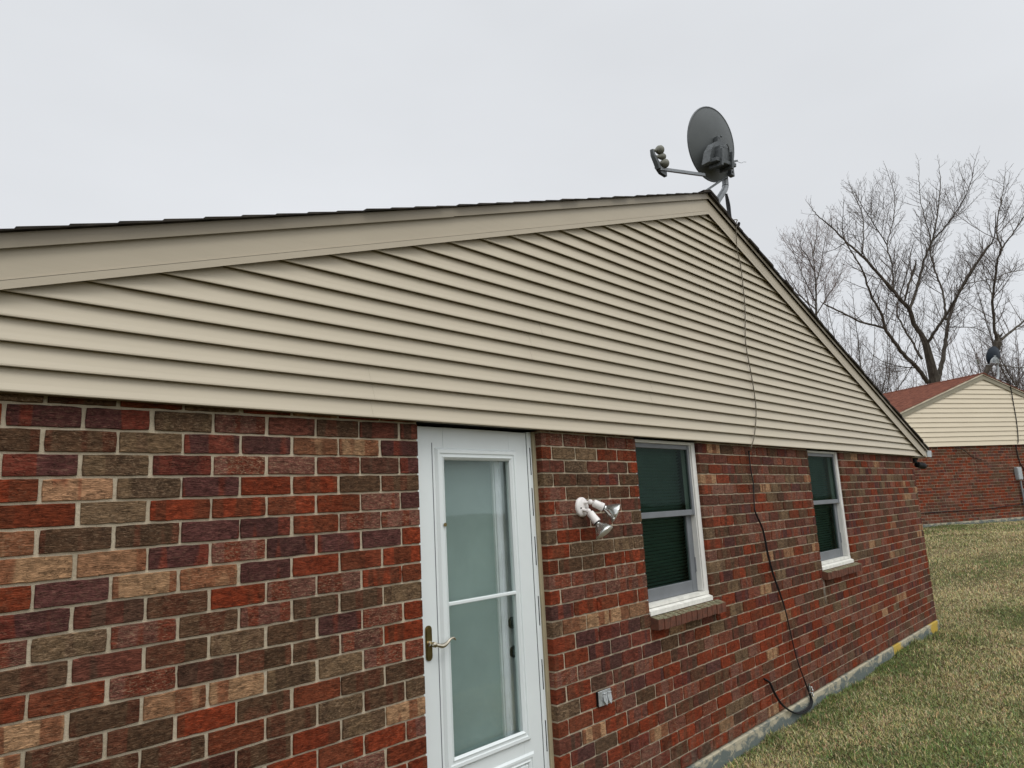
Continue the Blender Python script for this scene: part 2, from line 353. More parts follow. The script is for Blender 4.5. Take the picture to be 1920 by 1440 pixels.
def brick_wall(name, parent, sections, zf, pick, mortar_boxes, label=None, thick=.02, sub=True, face=None):
    """sections: list of (x0, x1, k0, k1, phase_even, depthL, depthR, rowstrings); each brick is a rounded, slightly uneven block"""
    V = []; F = []; CA = []; CB = []; BLv = []
    nx, nzv = (7, 3) if sub else (1, 1)
    for (x0, x1, k0, k1, ph, dl, dr, rows) in sections:
        for k in range(k0, k1+1):
            # row k spans between mortar lines k-1 and k
            off = ph if k % 2 == 0 else ph + BL/2
            n0 = math.floor((x0-off)/BL)
            xs = [x0] + [off+n*BL for n in range(n0, n0+200) if x0+.045 < off+n*BL < x1-.045] + [x1]
            for i in range(len(xs)-1):
                a, b = xs[i], xs[i+1]
                jl = 0 if i == 0 else .0060; jr = 0 if i == len(xs)-2 else .0060
                jit = lambda s_: random.gauss(0, s_)
                a += jl + (jit(.0016) if jl else 0); b -= jr + (jit(.0016) if jr else 0)
                key = pick(k, i, len(xs)-1, rows, (a+b)/2)
                ca, cb, fk = COL[key]; va = .94*(1+jit(.11)); vb = .94*(1+jit(.11))
                ca = tuple(max(.004, c*va) for c in ca); cb = tuple(max(.004, c*vb) for c in cb)
                if random.random() < .25: ca, cb = (ca, cb) if random.random() < .6 else (tuple((p+q)/2 for p, q in zip(ca, cb)), cb)
                seed = random.random()*100; yf = jit(.0009); tl = jit(.0008)
                d0 = dl if i == 0 else thick; d1 = dr if i == len(xs)-2 else thick; dep = max(d0, d1)
                ring = []
                for t in range(nx): ring.append((t/nx, 0))
                for t in range(nzv): ring.append((1, t/nzv))
                for t in range(nx): ring.append((1-t/nx, 1))
                for t in range(nzv): ring.append((0, 1-t/nzv))
                n = len(ring); o = len(V); outer = []
                for (u, v) in ring:
                    x = a+(b-a)*u; zb = zf(k, x)+.0042; zt = zf(k-1, x)-.0042
                    z = zb+(zt-zb)*v
                    ed = .0007 if sub else 0
                    cu = (u in (0, 1)) and (v in (0, 1))
                    ux = jit(ed)+(.0012 if cu and u == 0 else -.0012 if cu else 0)*(1 if sub else 0)
                    outer.append((x+(ux if not ((u == 0 and not jl) or (u == 1 and not jr)) else 0), z+jit(ed)+(tl*(u-.5)) + ((.0010 if v == 0 else -.0010) if cu and sub else 0), u, v))
                for (x, z, u, v) in outer:      # front inset ring
                    cx, cz = (a+b)/2, (zf(k, (a+b)/2)+zf(k-1, (a+b)/2))/2
                    ix_ = x+math.copysign(.0018, cx-x) if u in (0, 1) else x; iz_ = z+math.copysign(.0018, cz-z) if v in (0, 1) else z
                    V.append((ix_, yf, iz_))
                for (x, z, u, v) in outer: V.append((x, yf+.0028, z))
                for (x, z, u, v) in outer: V.append((x, dep if (dep > thick) else thick, z))
                F.append(tuple(range(o, o+n)))
                for t in range(n):
                    t2 = (t+1) % n; F.append((o+t, o+n+t, o+n+t2, o+t2)); F.append((o+n+t, o+2*n+t, o+2*n+t2, o+n+t2))
                CA += [(*ca, min(1, fk*(1+jit(.3))))]*(3*n); CB += [(*cb, 1)]*(3*n)
                for q in range(3*n):
                    vx = V[o+q]; BLv.append((vx[0]+vx[1]-a, vx[2], seed))
    me = bpy.data.meshes.new(name); me.from_pydata(V, [], F); me.update()
    for nm, ty, arr in (('ca', 'FLOAT_COLOR', CA), ('cb', 'FLOAT_COLOR', CB), ('bl', 'FLOAT_VECTOR', BLv)):
        at = me.attributes.new(nm, ty, 'POINT'); at.data.foreach_set('color' if 'COLOR' in ty else 'vector', np.array(arr, dtype=np.float32).ravel())
    o = bpy.data.objects.new(name, me); C.objects.link(o); me.materials.append(M['brick']); o.parent = parent
    mb = MB()
    for b in mortar_boxes: mb.box(*b)
    mo = mb.build('mortar', M['mortar'], o)
    return o
def pick_main(k, i, n, rows, x):
    if rows and k in rows:
        s = rows[k]
        if rows is ROWS_LEFT:
            j = i-(n-8)             # last eight bricks are the visible ones
            if 0 <= j < 8: return s[j]
        elif i < len(s): return s[i]
    d = -k
    if k > 15: return random.choices('RMPDBTG', (34, 26, 12, 14, 9, 3, 5))[0]
    return random.choices('RMPDBTG', (17, 28, 9, 16, 16, 6, 12))[0]
def pick_nb(k, i, n, rows, x): return random.choices('RMPDB', (36, 12, 12, 28, 16))[0]

# ------------------------------------------------------------------ house shell shared by both gabled houses
AX, SL = 5.187, 1/3.0       # apex x and roof slope
def ztop(x, h=2.045): return h-abs(x-AX)*SL
def siding_mesh(course, xl, xr, h, joints=()):
    zb = lambda x: ztop(x, h)-.125        # the courses run up behind the fascia's lower lip
    s = MB(); n = int((h)/course)+1
    for k in range(n):
        z0, z1 = k*course, (k+1)*course
        hw0 = (zb(AX)-z0)/SL; hw1 = (zb(AX)-z1)/SL
        if hw0 <= .02: break
        hw1 = max(hw1, 0); zt = min(z1, zb(AX))
        a0, b0 = max(xl, AX-hw0-.01), min(xr, AX+hw0+.01); a1, b1 = max(xl, AX-hw1-.01), min(xr, AX+hw1+.01)
        prof = [(-.030, z0+.016), (-.0500, z0+.016), (-.0505, z0+.001), (-.0520, z0), (-.0535, z0+.002), (-.0535, z0+.007), (-.0460, z0+course*.35), (-.0385, z0+course*.7), (-.0315, zt+.002)]
        cuts = sorted(j for j in ([random.uniform(a0, b0) for _ in range(1)] if not joints else [j for q, j in joints if q == k]) if a0+.3 < j < b0-.3)
        # split the course into panels that overlap by a hair
        tt = lambda z: (z-z0)/(zt-z0+1e-9)
        segs = [a0]+cuts+[b0]
        for si in range(len(segs)-1):
            yo = -.0008*(si % 2); ringL = []; ringR = []
            for y, z in prof:
                t = max(0, min(1, tt(z)))
                lx = (a0+(a1-a0)*t) if si == 0 else segs[si]; rx = (b0+(b1-b0)*t) if si == len(segs)-2 else segs[si+1]
                ringL.append((lx, y+yo, z)); ringR.append((max(rx, lx), y+yo, z))
            o = len(s.v); s.v += ringL+ringR; m_ = len(prof)
            for q in range(m_-1): s.f.append((o+q, o+m_+q, o+m_+q+1, o+q+1))
    return s
def house_shell(root, h, mats, depth, course, xw0, xw1, xe0, xe1, zfloor, joints=()):
    siding_mesh(course, xe0+.02, xe1-.02, h, joints).build('siding', mats['siding'], root)
    # boarding behind the siding and eave boxes
    bd = MB(); bz = lambda x: max(.0005, ztop(x, h)-.06)
    bd.prism([(xw0+.02, -.028, .002), (xw1-.02, -.028, .002), (xe1-.06, -.028, .002), (xe1-.06, -.028, bz(xe1-.06)), (AX, -.028, bz(AX)), (xe0+.06, -.028, bz(xe0+.06)), (xe0+.06, -.028, .002)], (0, .02, 0))
    bd.build('gable_board', mats['trim2'], root)
    f = MB(); f2 = MB(); f3 = MB()
    for sgn in (-1, 1):
        xe = xe0 if sgn < 0 else xe1
        def strip(mb, d0, d1, y0, y1, xend, xs=AX):    # band between ztop-d0 and ztop-d1
            zb_ = ztop(xend, h)-d1; parts = []
            if zb_ < -.008 and ztop(xs, h)-d1 > -.008:
                xc = AX+sgn*(h-d1+.008)/SL
                parts.append([(xs, ztop(xs, h)-d1), (xs, ztop(xs, h)-d0), (xc, ztop(xc, h)-d0), (xc, -.008)])
                if ztop(xend, h)-d0 > -.006: parts.append([(xc, -.008), (xc, ztop(xc, h)-d0), (xend, ztop(xend, h)-d0), (xend, -.008)])
            else: parts.append([(xs, ztop(xs, h)-d1), (xs, ztop(xs, h)-d0), (xend, ztop(xend, h)-d0), (xend, zb_)])
            for pts in parts:
                if sgn > 0: pts = pts[::-1]
                mb.prism([(x, y0, z) for x, z in pts], (0, y1-y0, 0))
        strip(f, .040, .146, -.066, -.0635, xe); strip(f, .143, .172, -.0725, -.0700, xe); strip(f, .1415, .1445, -.0725, -.0640, xe)
        # upper strip, bent metal leaning out, in two lengths with a lap joint
        lap = (2.31 if sgn < 0 else 8.9)
        dt = -.004 if sgn < 0 else .013; strip(f3, dt, .0435, -.086, -.0835, lap)
        pts0 = [(lap-sgn*.012, ztop(lap-sgn*.012, h)-dt-.001), (lap-sgn*.012, ztop(lap-sgn*.012, h)-.046), (xe, ztop(xe, h)-.046), (xe, ztop(xe, h)-dt-.001)]
        if sgn < 0: pts0 = pts0[::-1]
        f3.prism([(x, -.0865, z) for x, z in pts0], (0, .0022, 0))
        # black shadow bead under the strip's hem
    f.build('rake_fascia', mats['trim'], root); f3.build('rake_cap', mats['trim2'], root)
    # soffits and eave gutters/fascia
    MB().box(xw1, xe1-.01, -.03, depth, -.012, -.002).build('soffit', mats['soffit'], root); MB().box(xe0+.01, xw0, -.03, depth, -.012, -.002).build('soffit', mats['soffit'], root)
    zt = ztop(xe1, h)
    MB().box(xe1-.015, xe1+.004, -.064, depth, -.008, zt-.004).build('eave_fascia', mats['trim'], root); MB().box(xe0-.004, xe0+.015, -.064, depth, -.008, zt-.004).build('eave_fascia', mats['trim'], root)
    # shingle courses, butts stepping up the slope
    rf = MB(); Lh = (xe1+.03-AX); nrow = 41; st = Lh/nrow
    for sgn in (-1, 1):
        for k in range(nrow):
            xo = AX+sgn*(Lh-k*st); xi = AX+sgn*max(0, Lh-(k+1.25)*st)
            zo, zi = ztop(xo, h)+.004, ztop(xi, h)+.004
            ln = random.uniform(-.010, .004)
            dz_ = .015 if sgn > 0 else 0.0; y0 = -.102+ln; pts = [(xo, y0, zo-dz_), (xo, y0, zo+.0105), (xi, y0, zi+.0035), (xi, y0, zi-dz_)]
            if sgn > 0: pts = pts[::-1]
            rf.prism(pts, (0, depth+.2-y0, 0))
    rf.box(AX-.12, AX+.12, -.110, depth+.2, h+.016, h+.0165) if False else None
    # ridge caps
    for k in range(int(depth/.14)+2):
        y = -.115+k*.14; t0, t1 = (.016, .010)
        for sgn in (-1, 1):
            rf.poly([(AX, y, h+.012+t0), (AX, y+.2, h+.004+t1), (AX+sgn*.13, y+.2, h-.13*SL+.004+t1), (AX+sgn*.13, y, h-.13*SL+.012+t0)][::sgn])
        rf.poly([(AX-.13, y, h-.13*SL+.012+t0), (AX, y, h+.012+t0), (AX+.13, y, h-.13*SL+.012+t0), (AX+.13, y, h-.13*SL+.006), (AX, y, h+.006), (AX-.13, y, h-.13*SL+.006)])
    rf.build('roof', mats['roof'], root)
    # remaining walls
    o = MB(); o.box(xw0, xw0+.1, .12, depth-.1, ZC, -.013); o.box(xw1-.1, xw1-.001, .12, depth-.1, ZC, -.013); o.box(xw0, xw1-.001, depth-.1, depth, ZC, -.013)
    o.prism([(xw0, depth-.02, -.012), (AX, depth-.02, ztop(AX, h)-.03), (xw1, depth-.02, -.012)], (0, .02, 0))
    o.build('outer_wall', mats['outer'], root)
    fd = MB(); fd.box(xw0-.012, xw1+.012, -.016, depth, zfloor-.5, ZC-.004, bev=.006); fd.build('foundation', mats['found'], root)

mort_other = mortar_material('plain_brick_wall', (.14, .045, .03)); M['outer'] = mort_other

# ------------------------------------------------------------------ the near house
XW0, XW1, XE0, XE1 = -.15, 10.52, -.61, 10.99
house = tag(empty('brick_house'), 'near red brick house with a wide tan sided gable, white door and two windows', 'house')
W1 = (3.935, 4.755); W2 = (6.87, 7.74); DR = (2.116, 2.995)
ZS = -1.125    # top of the brick sills
kS = 14
secs = [(-.15, DR[0], 0, 26, .625, .02, .10, ROWS_LEFT),
        (DR[1], W1[0], 0, kS, 3.0817, .10, .10, ROWS_PILLAR),
        (W1[1], W2[0], 0, kS, 3.0817, .10, .10, None),
        (W2[1], XW1, 0, kS, 3.0817, .10, .30, None),
        (DR[1], XW1, kS+1, 26, 3.0817, .10, .30, ROWS_PILLAR)]
mo = [(-.14, DR[0]-.0015, .008, .11, ZC+.002, .10), (DR[1]+.005, W1[0]-.005, .008, .11, -1.13, .10), (W1[1]+.005, W2[0]-.005, .008, .11, -1.13, .10),
      (W2[1]+.005, XW1-.006, .008, .31, -1.13, .10), (DR[1]+.005, XW1-.006, .008, .31, ZC+.002, -1.1305)]
brick_wall('brick_wall', house, secs, zrow, pick_main, mo)
JT = [(0, 1.83), (1, 1.84), (2, 1.82), (0, 5.55), (3, 4.1), (4, 4.12), (5, 2.9), (6, 2.9), (7, 3.0), (8, 6.0), (9, 6.05), (1, 8.2), (2, 8.25), (11, 4.6), (12, 4.6), (14, 5.9)]
house_shell(house, 2.045, dict(siding=M['siding'], trim=M['trim'], trim2=M['trim2'], soffit=M['soffit'], roof=M['shingle'], outer=M['outer'], found=M['concrete']),
            11.0, .0765, XW0, XW1, XE0, XE1, -2.2, JT)
# end of the eave gutter
g = MB(); g.prism([(XE1+.006, -.075, -.004), (XE1+.21, -.075, -.004), (XE1+.25, -.075, .085), (XE1+.006, -.075, .085)], (0, 11.0, 0)); g.build('gutter', M['greybox'], house)
# near-black blocks above each opening's head, painting the shade in the gap there
for q in (DR, W1, W2): MB().box(q[0], q[1], .0, .11, .004, .09).build('head_gap_shade', M['gap'], house)

def sill(x0, x1):
    s = MB(); n = int(round((x1-x0)/.0685)); w = (x1-x0)/n
    for i in range(n):
        a = x0+i*w; j = random.gauss(0, .002)
        pts = [(a+.004, -.055+j, -1.203+j), (a+.004, -.058+j, -1.140+j), (a+.004, .000, ZS+.001), (a+.004, .05, ZS+.001), (a+.004, .05, -1.203)]
        s.prism(pts[::-1], (w-.008, 0, 0))
    s.prism([(x0+.003, -.051, -1.200), (x0+.003, .05, -1.200), (x0+.003, .05, ZS-.003), (x0+.003, .0, ZS-.003), (x0+.003, -.053, -1.145)], (x1-x0-.006, 0, 0))
    return s
def window(x0, x1):
    fr = MB(); y0, y1 = .024, .105
    fr.box(x0+.002, x0+.026, y0, y1, ZS+.012, -.004, bev=.003); fr.box(x1-.055, x1-.002, y0, y1, ZS+.012, -.004, bev=.003)
    fr.box(x0+.0265, x1-.0551, y0+.004, y1, -.026, -.004, bev=.003)
    fr.box(x1-.07, x1-.062, y0+.008, y1, -1.05, -.026)
    win = fr.build('window', M['white'], house)
    sl = MB(); sl.prism([(x0+.004, -.004, ZS+.006), (x0+.004, .11, ZS+.006), (x0+.004, .11, -1.078), (x0+.004, .022, -1.082), (x0+.004, -.004, -1.092)], (x1-x0-.008, 0, 0)); sl.box(x0+.004, x1-.004, .022, .10, -1.0775, -1.056); sl.build('window_sill', M['offwhite'], win)
    a, b = x0+.0275, x1-.060
    def sash(y, z0, z1, st, top, bot):
        s = MB(); s.box(a, a+.026, y, y+.028, z0, z1, bev=.003); s.box(b-st, b, y, y+.028, z0, z1, bev=.003)
        s.box(a+.0265, b-st-.0005, y+.002, y+.028, z1-top, z1, bev=.003); s.box(a+.0265, b-st-.0005, y+.002, y+.028, z0, z0+bot, bev=.003); return s
    sash(.036, -.525, -.027, .034, .032, .040).build('sash', M['greyvinyl'], win)
    sash(.070, -1.054, -.490, .075, .035, .080).build('sash', M['greyvinyl'], win)
    g1 = MB(); g1.box(a+.024, b-.034, .048, .052, -.486, -.058); g1.build('pane', M['glass'], win)
    g2 = MB(); g2.box(a+.024, b-.073, .082, .086, -.97, -.524); g2.build('pane', M['glass'], win)
    bl = MB()
    z = -.05
    while z > -1.045:
        t = random.gauss(0, .0008); bl.poly([(a+.01, .128+t, z), (b-.01, .128+t, z), (b-.01, .150+t, z-.019), (a+.01, .150+t, z-.019)]); z -= .0225
    bl.build('blind', M['blind'], win)
    rm = MB(); rm.box(x0-.1, x1+.1, .20, .24, -1.3, .0); rm.build('dark_room_backing', M['dim'], win)  # near-black sheet behind the blind, painted dark for the unlit room
    # balance track clips on the right jamb
    ck = MB(); ck.box(b-.02, b-.006, .064, .070, -.92, -.82); ck.build('sash_latch', M['greyvinyl'], win)
window(*W1); window(*W2)
sill(W1[0]+.002, 4.83).build('brick_sill', M['sill'], house); sill(W2[0]-.02, 7.80).build('brick_sill', M['sill'], house)

# storm door -------------------------------------------------
yd = .050
dr = MB()
X0, X1 = 2.080, 2.923; GX0, GX1, GZ0, GZ1 = 2.315, 2.780, -1.530, -.166
dr.box(X0, GX0, yd, yd+.03, -2.06, -.008, bev=.002); dr.box(GX1, X1, yd, yd+.03, -2.06, -.008, bev=.002)
dr.box(GX0, GX1, yd, yd+.03, GZ1, -.008); dr.box(GX0, GX1, yd, yd+.03, -2.06, GZ0)
door = dr.build('storm_door', M['door'], house)
def moulding(mb, x0, x1, z0, z1, w, y, hgt, steps=((0, 0), (.2, 1), (.45, 1), (.5, .55), (.72, .55), (.8, 1.0), (1, .25))):
    # picture-frame moulding with a stepped profile and mitred corners
    pr = [(t*w, -hh*hgt) for t, hh in steps]; o = len(mb.v); n = len(pr)
    for (sx, sz, cx, cz) in ((1, 1, x0, z0), (-1, 1, x1, z0), (-1, -1, x1, z1), (1, -1, x0, z1)):
        for d, h_ in pr: mb.v.append((cx+sx*d, y+h_, cz+sz*d))
    for c in range(4):
        c2 = (c+1) % 4
        for q in range(n-1): mb.f.append((o+c*n+q, o+c2*n+q, o+c2*n+q+1, o+c*n+q+1))
mm = MB(); moulding(mm, GX0-.058, GX1+.050, GZ0-.035, GZ1+.058, .056, yd, .014)
mm.build('glass_moulding', M['door'], door)
m2 = MB(); moulding(m2, 2.29, 2.848, -1.98, -1.622, .045, yd, .010); m2.box(2.34, 2.80, yd-.006, yd, -1.93, -1.672, bev=.004); m2.build('lower_panel', M['door'], door)
gr = MB(); gr.box(GX0-.075, GX0-.071, yd-.0015, yd+.001, -1.98, -.085); gr.build('groove', M['greyvinyl'], door)
mbar = MB(); mbar.box(GX0-.004, GX1+.004, yd-.006, yd+.014, -.851, -.834, bev=.003); mbar.build('middle_rail', M['door'], door)
gl = MB(); gl.box(GX0-.003, GX1+.003, yd+.016, yd+.020, GZ0-.003, GZ1+.003); gl.build('pane', M['doorglass'], door)
hl = MB(); hl.box(2.9262, 2.945, yd-.004, yd+.03, -2.06, -.004, bev=.002); hl.build('hinge_rail', M['door'], door)
hz = MB()
for z in (-.14, -.36, -.62, -.93, -1.25, -1.55, -1.85): hz.box(2.9452, 2.9468, yd-.007, yd-.0, z-.10, z+.05)
hz.box(2.9230, 2.9262, yd+.001, yd+.03, -2.06, -.006); hz.build('hinge_and_gap_shade', M['gap'], door)  # the full-height black strip paints the shaded gap beside the slab
zb = MB(); zb.box(2.945, 2.970, yd+.004, yd+.04, -2.06, -.002, bev=.002); zb.build('z_bar', M['door'], door)
# handle set on the left stile
hp = MB(); prof = []
cx, cz = 2.183, -.995; P = []
for k in range(13): an = math.pi*k/12; P.append((cx+.0185*math.cos(an), yd-.001, cz+.058+.0185*math.sin(an)))
for k in range(13): an = math.pi+math.pi*k/12; P.append((cx+.0185*math.cos(an), yd-.001, cz-.058+.0185*math.sin(an)))
hp.prism(P, (0, -.005, 0)); P2 = [(cx+(x-cx)*.8, yd-.006, cz+(z-cz)*.92) for x, y, z in P]; hp.prism(P2, (0, -.003, 0))
hnd = hp.build('door_handle', M['brass'], door)
lv = MB(); lv.lathe([(.012, 0), (.013, .006), (.009, .012), (.009, .026), (.012, .030), (.012, .042), (.006, .046)], (cx, yd-.008, cz-.003), (0, -1, 0), 20)
LP = spline([(cx+.004, yd-.045, cz-.004), (cx+.022, yd-.047, cz-.010), (cx+.045, yd-.048, cz-.015), (cx+.070, yd-.047, cz-.008), (cx+.095, yd-.045, cz+.006), (cx+.115, yd-.043, cz+.008), (cx+.128, yd-.042, cz-.002)], 6)
rr = np.interp(np.linspace(0, 1, len(LP)), [0, .15, .35, .6, .85, 1], [.006, .009, .011, .0065, .006, .0045]); lv.tube(LP, list(rr), 10)
lv.build('lever', M['nickel'], hnd, True)
# second lock cylinder hole high on the moulding
kh = MB(); kh.lathe([(.009, 0), (.009, .003)], (2.298, yd-.013, -.475), (0, -1, 0), 14); kh.build('clip', M['brass'], door)
# frame around the opening
tr = MB(); tr.box(2.9705, 2.9995, yd-.006, .11, -2.07, -.001, bev=.002); tr.build('door_jamb', M['tan'], house)
th = MB(); th.box(2.02, 2.99, .0, .12, -2.12, -2.062, bev=.004); th.build('door_sill', M['alu'], house)
# the inner door seen through the glass
di = MB(); yi = .140
di.box(2.74, 2.96, yi, yi+.04, -2.06, -.01); di.box(2.05, 2.30, yi, yi+.04, -2.06, -.01); di.box(2.30, 2.74, yi, yi+.04, -.14, -.01); di.box(2.30, 2.74, yi, yi+.04, -2.06, -1.80)
idr = di.build('inner_door', M['innerdoor'], house)
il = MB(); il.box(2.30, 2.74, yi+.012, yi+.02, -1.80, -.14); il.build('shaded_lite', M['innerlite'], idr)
it = MB(); moulding(it, 2.27, 2.797, -1.83, -.11, .045, yi, .016); it.build('lite_frame', M['innertrim'], idr)
for z in (-1.005, -1.150):
    kb = MB(); kb.lathe([(.030, 0), (.030, .006), (.014, .010), (.014, .024), (.024, .030), (.029, .038), (.024, .048), (.001, .052)] if z < -1.1 else [(.030, 0), (.030, .010), (.024, .018), (.001, .02)], (2.832, yi, z), (0, -1, 0), 20)
    kb.build('door_knob' if z < -1.1 else 'deadbolt', M['knob'], idr, True)
ib = MB(); ib.box(2.0, 2.12, .11, .30, -2.07, .0); ib.box(2.97, 3.05, .11, .30, -2.07, .0); ib.build('inner_jamb', M['innerdoor'], house)

# ------------------------------------------------------------------ things on the near house
# twin flood light
fl = tag(empty('flood_light', (3.314, 0, -.427)), 'white twin-bulb flood light on a round plate between the door and the first window', 'flood light')
p = MB(); p.lathe([(.056, -.012), (.056, .004), (.053, .009), (.042, .013), (.012, .016)], (0, -.004, 0), (0, -1, 0), 32); pl = p.build('base_plate', M['lampwhite'], fl, True)
for q in ((-.032, -.018, -.0195, -.014, -.009, -.002), (.008, .012, -.0200, -.014, .026, .034), (.016, .021, -.0200, -.014, -.010, -.004)): MB().box(*q).build('screw_slot', M['gap'], pl)
def lamp(base, a, b, c, d):
    base, a, b, c, d = map(Vector, (base, a, b, c, d)); ax = (d-b).normalized()
    h_ = MB(); h_.tube([base, base*.5+a*.5, a], [.011, .009, .010], 12)
    h_.lathe([(.004, -.014), (.012, -.009), (.0155, 0), (.012, .010), (.004, .014)], a, (b-a).normalized(), 16)
    h_.lathe([(.010, -.008), (.0215, .000), (.0225, .006), (.0225, (c-b).length*.6), (.0235, (c-b).length*.62), (.024, (c-b).length), (.020, (c-b).length+.001)], b, ax, 24)
    ho = h_.build('lamp_holder', M['lampwhite'], fl, True)
    L = (d-c).length
    rb = MB(); rb.lathe([(.018, -.003), (.0185, .003), (.0205, .006)], c, ax, 24); rb.build('gasket', M['black'], ho)
    bb = MB(); bb.lathe([(.0165, .001), (.017, .010), (.020, .016), (.031, L*.38), (.044, L*.62), (.054, L*.85), (.058, L*.97), (.058, L)], c, ax, 32); bo = bb.build('bulb', M['silver'], ho, True)
    ln = MB(); ln.lathe([(.0575, L+.0005), (.0555, L+.003), (.040, L+.008), (.020, L+.011), (.002, L+.0105)], c, ax, 32); ln.build('lens', M['lens'], bo, True)
lamp((.004, -.012, .022), (.020, -.052, .026), (.034, -.066, .019), (.070, -.104, -.008), (.116, -.156, -.044))
lamp((-.040+.03, -.012, -.014), (-.004, -.052, -.024), (.000, -.060, -.036), (.010, -.094, -.090), (.022, -.138, -.146))

# outdoor outlet
ot = tag(empty('outdoor_outlet', (3.385, 0, -1.477)), 'small metal outlet box with two flip covers, low on the brick right of the door', 'outlet')
b_ = MB(); b_.box(-.054, .054, -.014, .004, -.038, .038, bev=.002); b_.build('gasket', M['gap'], ot)
b_ = MB(); b_.box(-.057, .057, -.020, -.0142, -.037, .042, bev=.002); b_.build('cover_plate', M['alu'], ot)
for sx in (-.004, .036):
    c_ = MB(); c_.prism([(sx-.017, -.0235, .020), (sx-.017, -.030, -.014), (sx, -.034, -.036), (sx+.017, -.030, -.014), (sx+.017, -.0235, .020)][::-1], (0, .004, 0))
    c_.box(sx-.015, sx+.015, -.030, -.021, .021, .028, bev=.002); c_.build('flip_cover', M['alu'], ot)

# security camera under the right eave
sc_ = tag(empty('security_camera', (10.80, .06, -.012)), 'small black camera bracketed under the right end of the near eave', 'camera')
c_ = MB(); c_.lathe([(.035, 0), (.035, .02), (.02, .028)], (.10, 0, 0), (0, 0, -1), 20); c_.tube([(.10, 0, -.02), (.12, 0, -.06), (.17, -.01, -.085)], .016, 10); c_.build('bracket', M['black'], sc_)
c_ = MB(); ax = Vector((1, -.12, -.10)); c_.lathe([(.030, 0), (.040, .01), (.042, .12), (.046, .13), (.046, .22), (.040, .225), (.036, .21)], (.14, .0, -.085), ax, 20); c_.build('camera_body', M['black'], sc_, True)
c_ = MB(); c_.lathe([(.028, .0), (.028, .05), (.01, .055)], (.02, 0, -.01), (.2, 0, -1), 16); c_.build('sensor', M['black'], sc_, True)

# cable run
OUT = [(5.640, -.098, 1.905), (5.648, -.080, 1.774), (5.676, -.064, 1.672), (5.713, -.062, 1.557), (5.718, -.061, 1.380), (5.707, -.061, 1.169), (5.644, -.060, .865), (5.674, -.060, .635), (5.701, -.060, .419), (5.688, -.060, .252), (5.610, -.058, .070), (5.536, -.055, -.021), (5.556, -.030, -.05)]
BRK = [(5.556, -.022, -.05), (5.561, -.018, -.077), (5.568, -.016, -.202), (5.587, -.016, -.327), (5.558, -.016, -.493), (5.567, -.018, -.556), (5.652, -.020, -.687), (5.691, -.020, -.879), (5.753, -.020, -1.051), (5.853, -.020, -1.226), (5.913, -.022, -1.367), (5.968, -.022, -1.563), (6.018, -.024, -1.739), (6.112, -.026, -1.923), (6.165, -.028, -2.026)]
LOOP = [(6.165, -.030, -2.03), (6.179, -.032, -2.095), (6.112, -.034, -2.130), (5.965, -.034, -2.133), (5.841, -.032, -2.113), (5.720, -.030, -2.062), (5.609, -.026, -1.991), (5.519, -.022, -1.890), (5.481, -.014, -1.817), (5.424, .004, -1.779)]
cb = tag(empty('coaxial_cable', (5.56, -.02, -.03)), 'long dark cable hanging down the near gable and brick wall between the two windows', 'cable')
def loc(pts, o): return [Vector(p)-Vector(o) for p in pts]
o0 = (5.56, -.02, -.03)
c_ = MB(); c_.tube(spline(loc([(5.70, .07, 2.02), (5.68, -.02, 1.97), (5.66, -.10, 1.945)]+OUT, o0), 6), .0042, 8); c_.build('siding_run', M['cablegrey'], cb, True)
c_ = MB(); A_ = spline(loc(BRK, o0), 6); c_.tube([p+Vector((-.0038, 0, 0)) for p in A_], .0045, 8); c_.tube([p+Vector((.0045*math.cos(i*.12), .004*math.sin(i*.12)-.003, 0)) for i, p in enumerate(A_)], .0045, 8); c_.build('brick_run', M['black'], cb, True)
c_ = MB(); c_.tube(spline(loc(LOOP, o0), 6), .0072, 8)
L2 = [(p[0]+.020*math.sin(math.pi*min(1, i/5)), p[1]-.006, p[2]-.012*math.sin(math.pi*min(1, i/5))) for i, p in enumerate(LOOP)]; c_.tube(spline(loc(L2, o0), 6), .0060, 8); c_.build('drip_loop', M['black'], cb, True)
c_ = MB()
for i in range(4):
    z = -2.005-i*.022; x = 6.18+(i % 2)*.012
    c_.lathe([(.007, 0), (.009, .003), (.009, .010), (.006, .013), (.006, .018)], Vector((x, -.045, z+.02))-Vector(o0), (.1, -.3, -1), 8)
c_.box(.60, .62, -.02, -.006, -2.005, -1.93); c_.build('ground_block', M['silver'], cb)

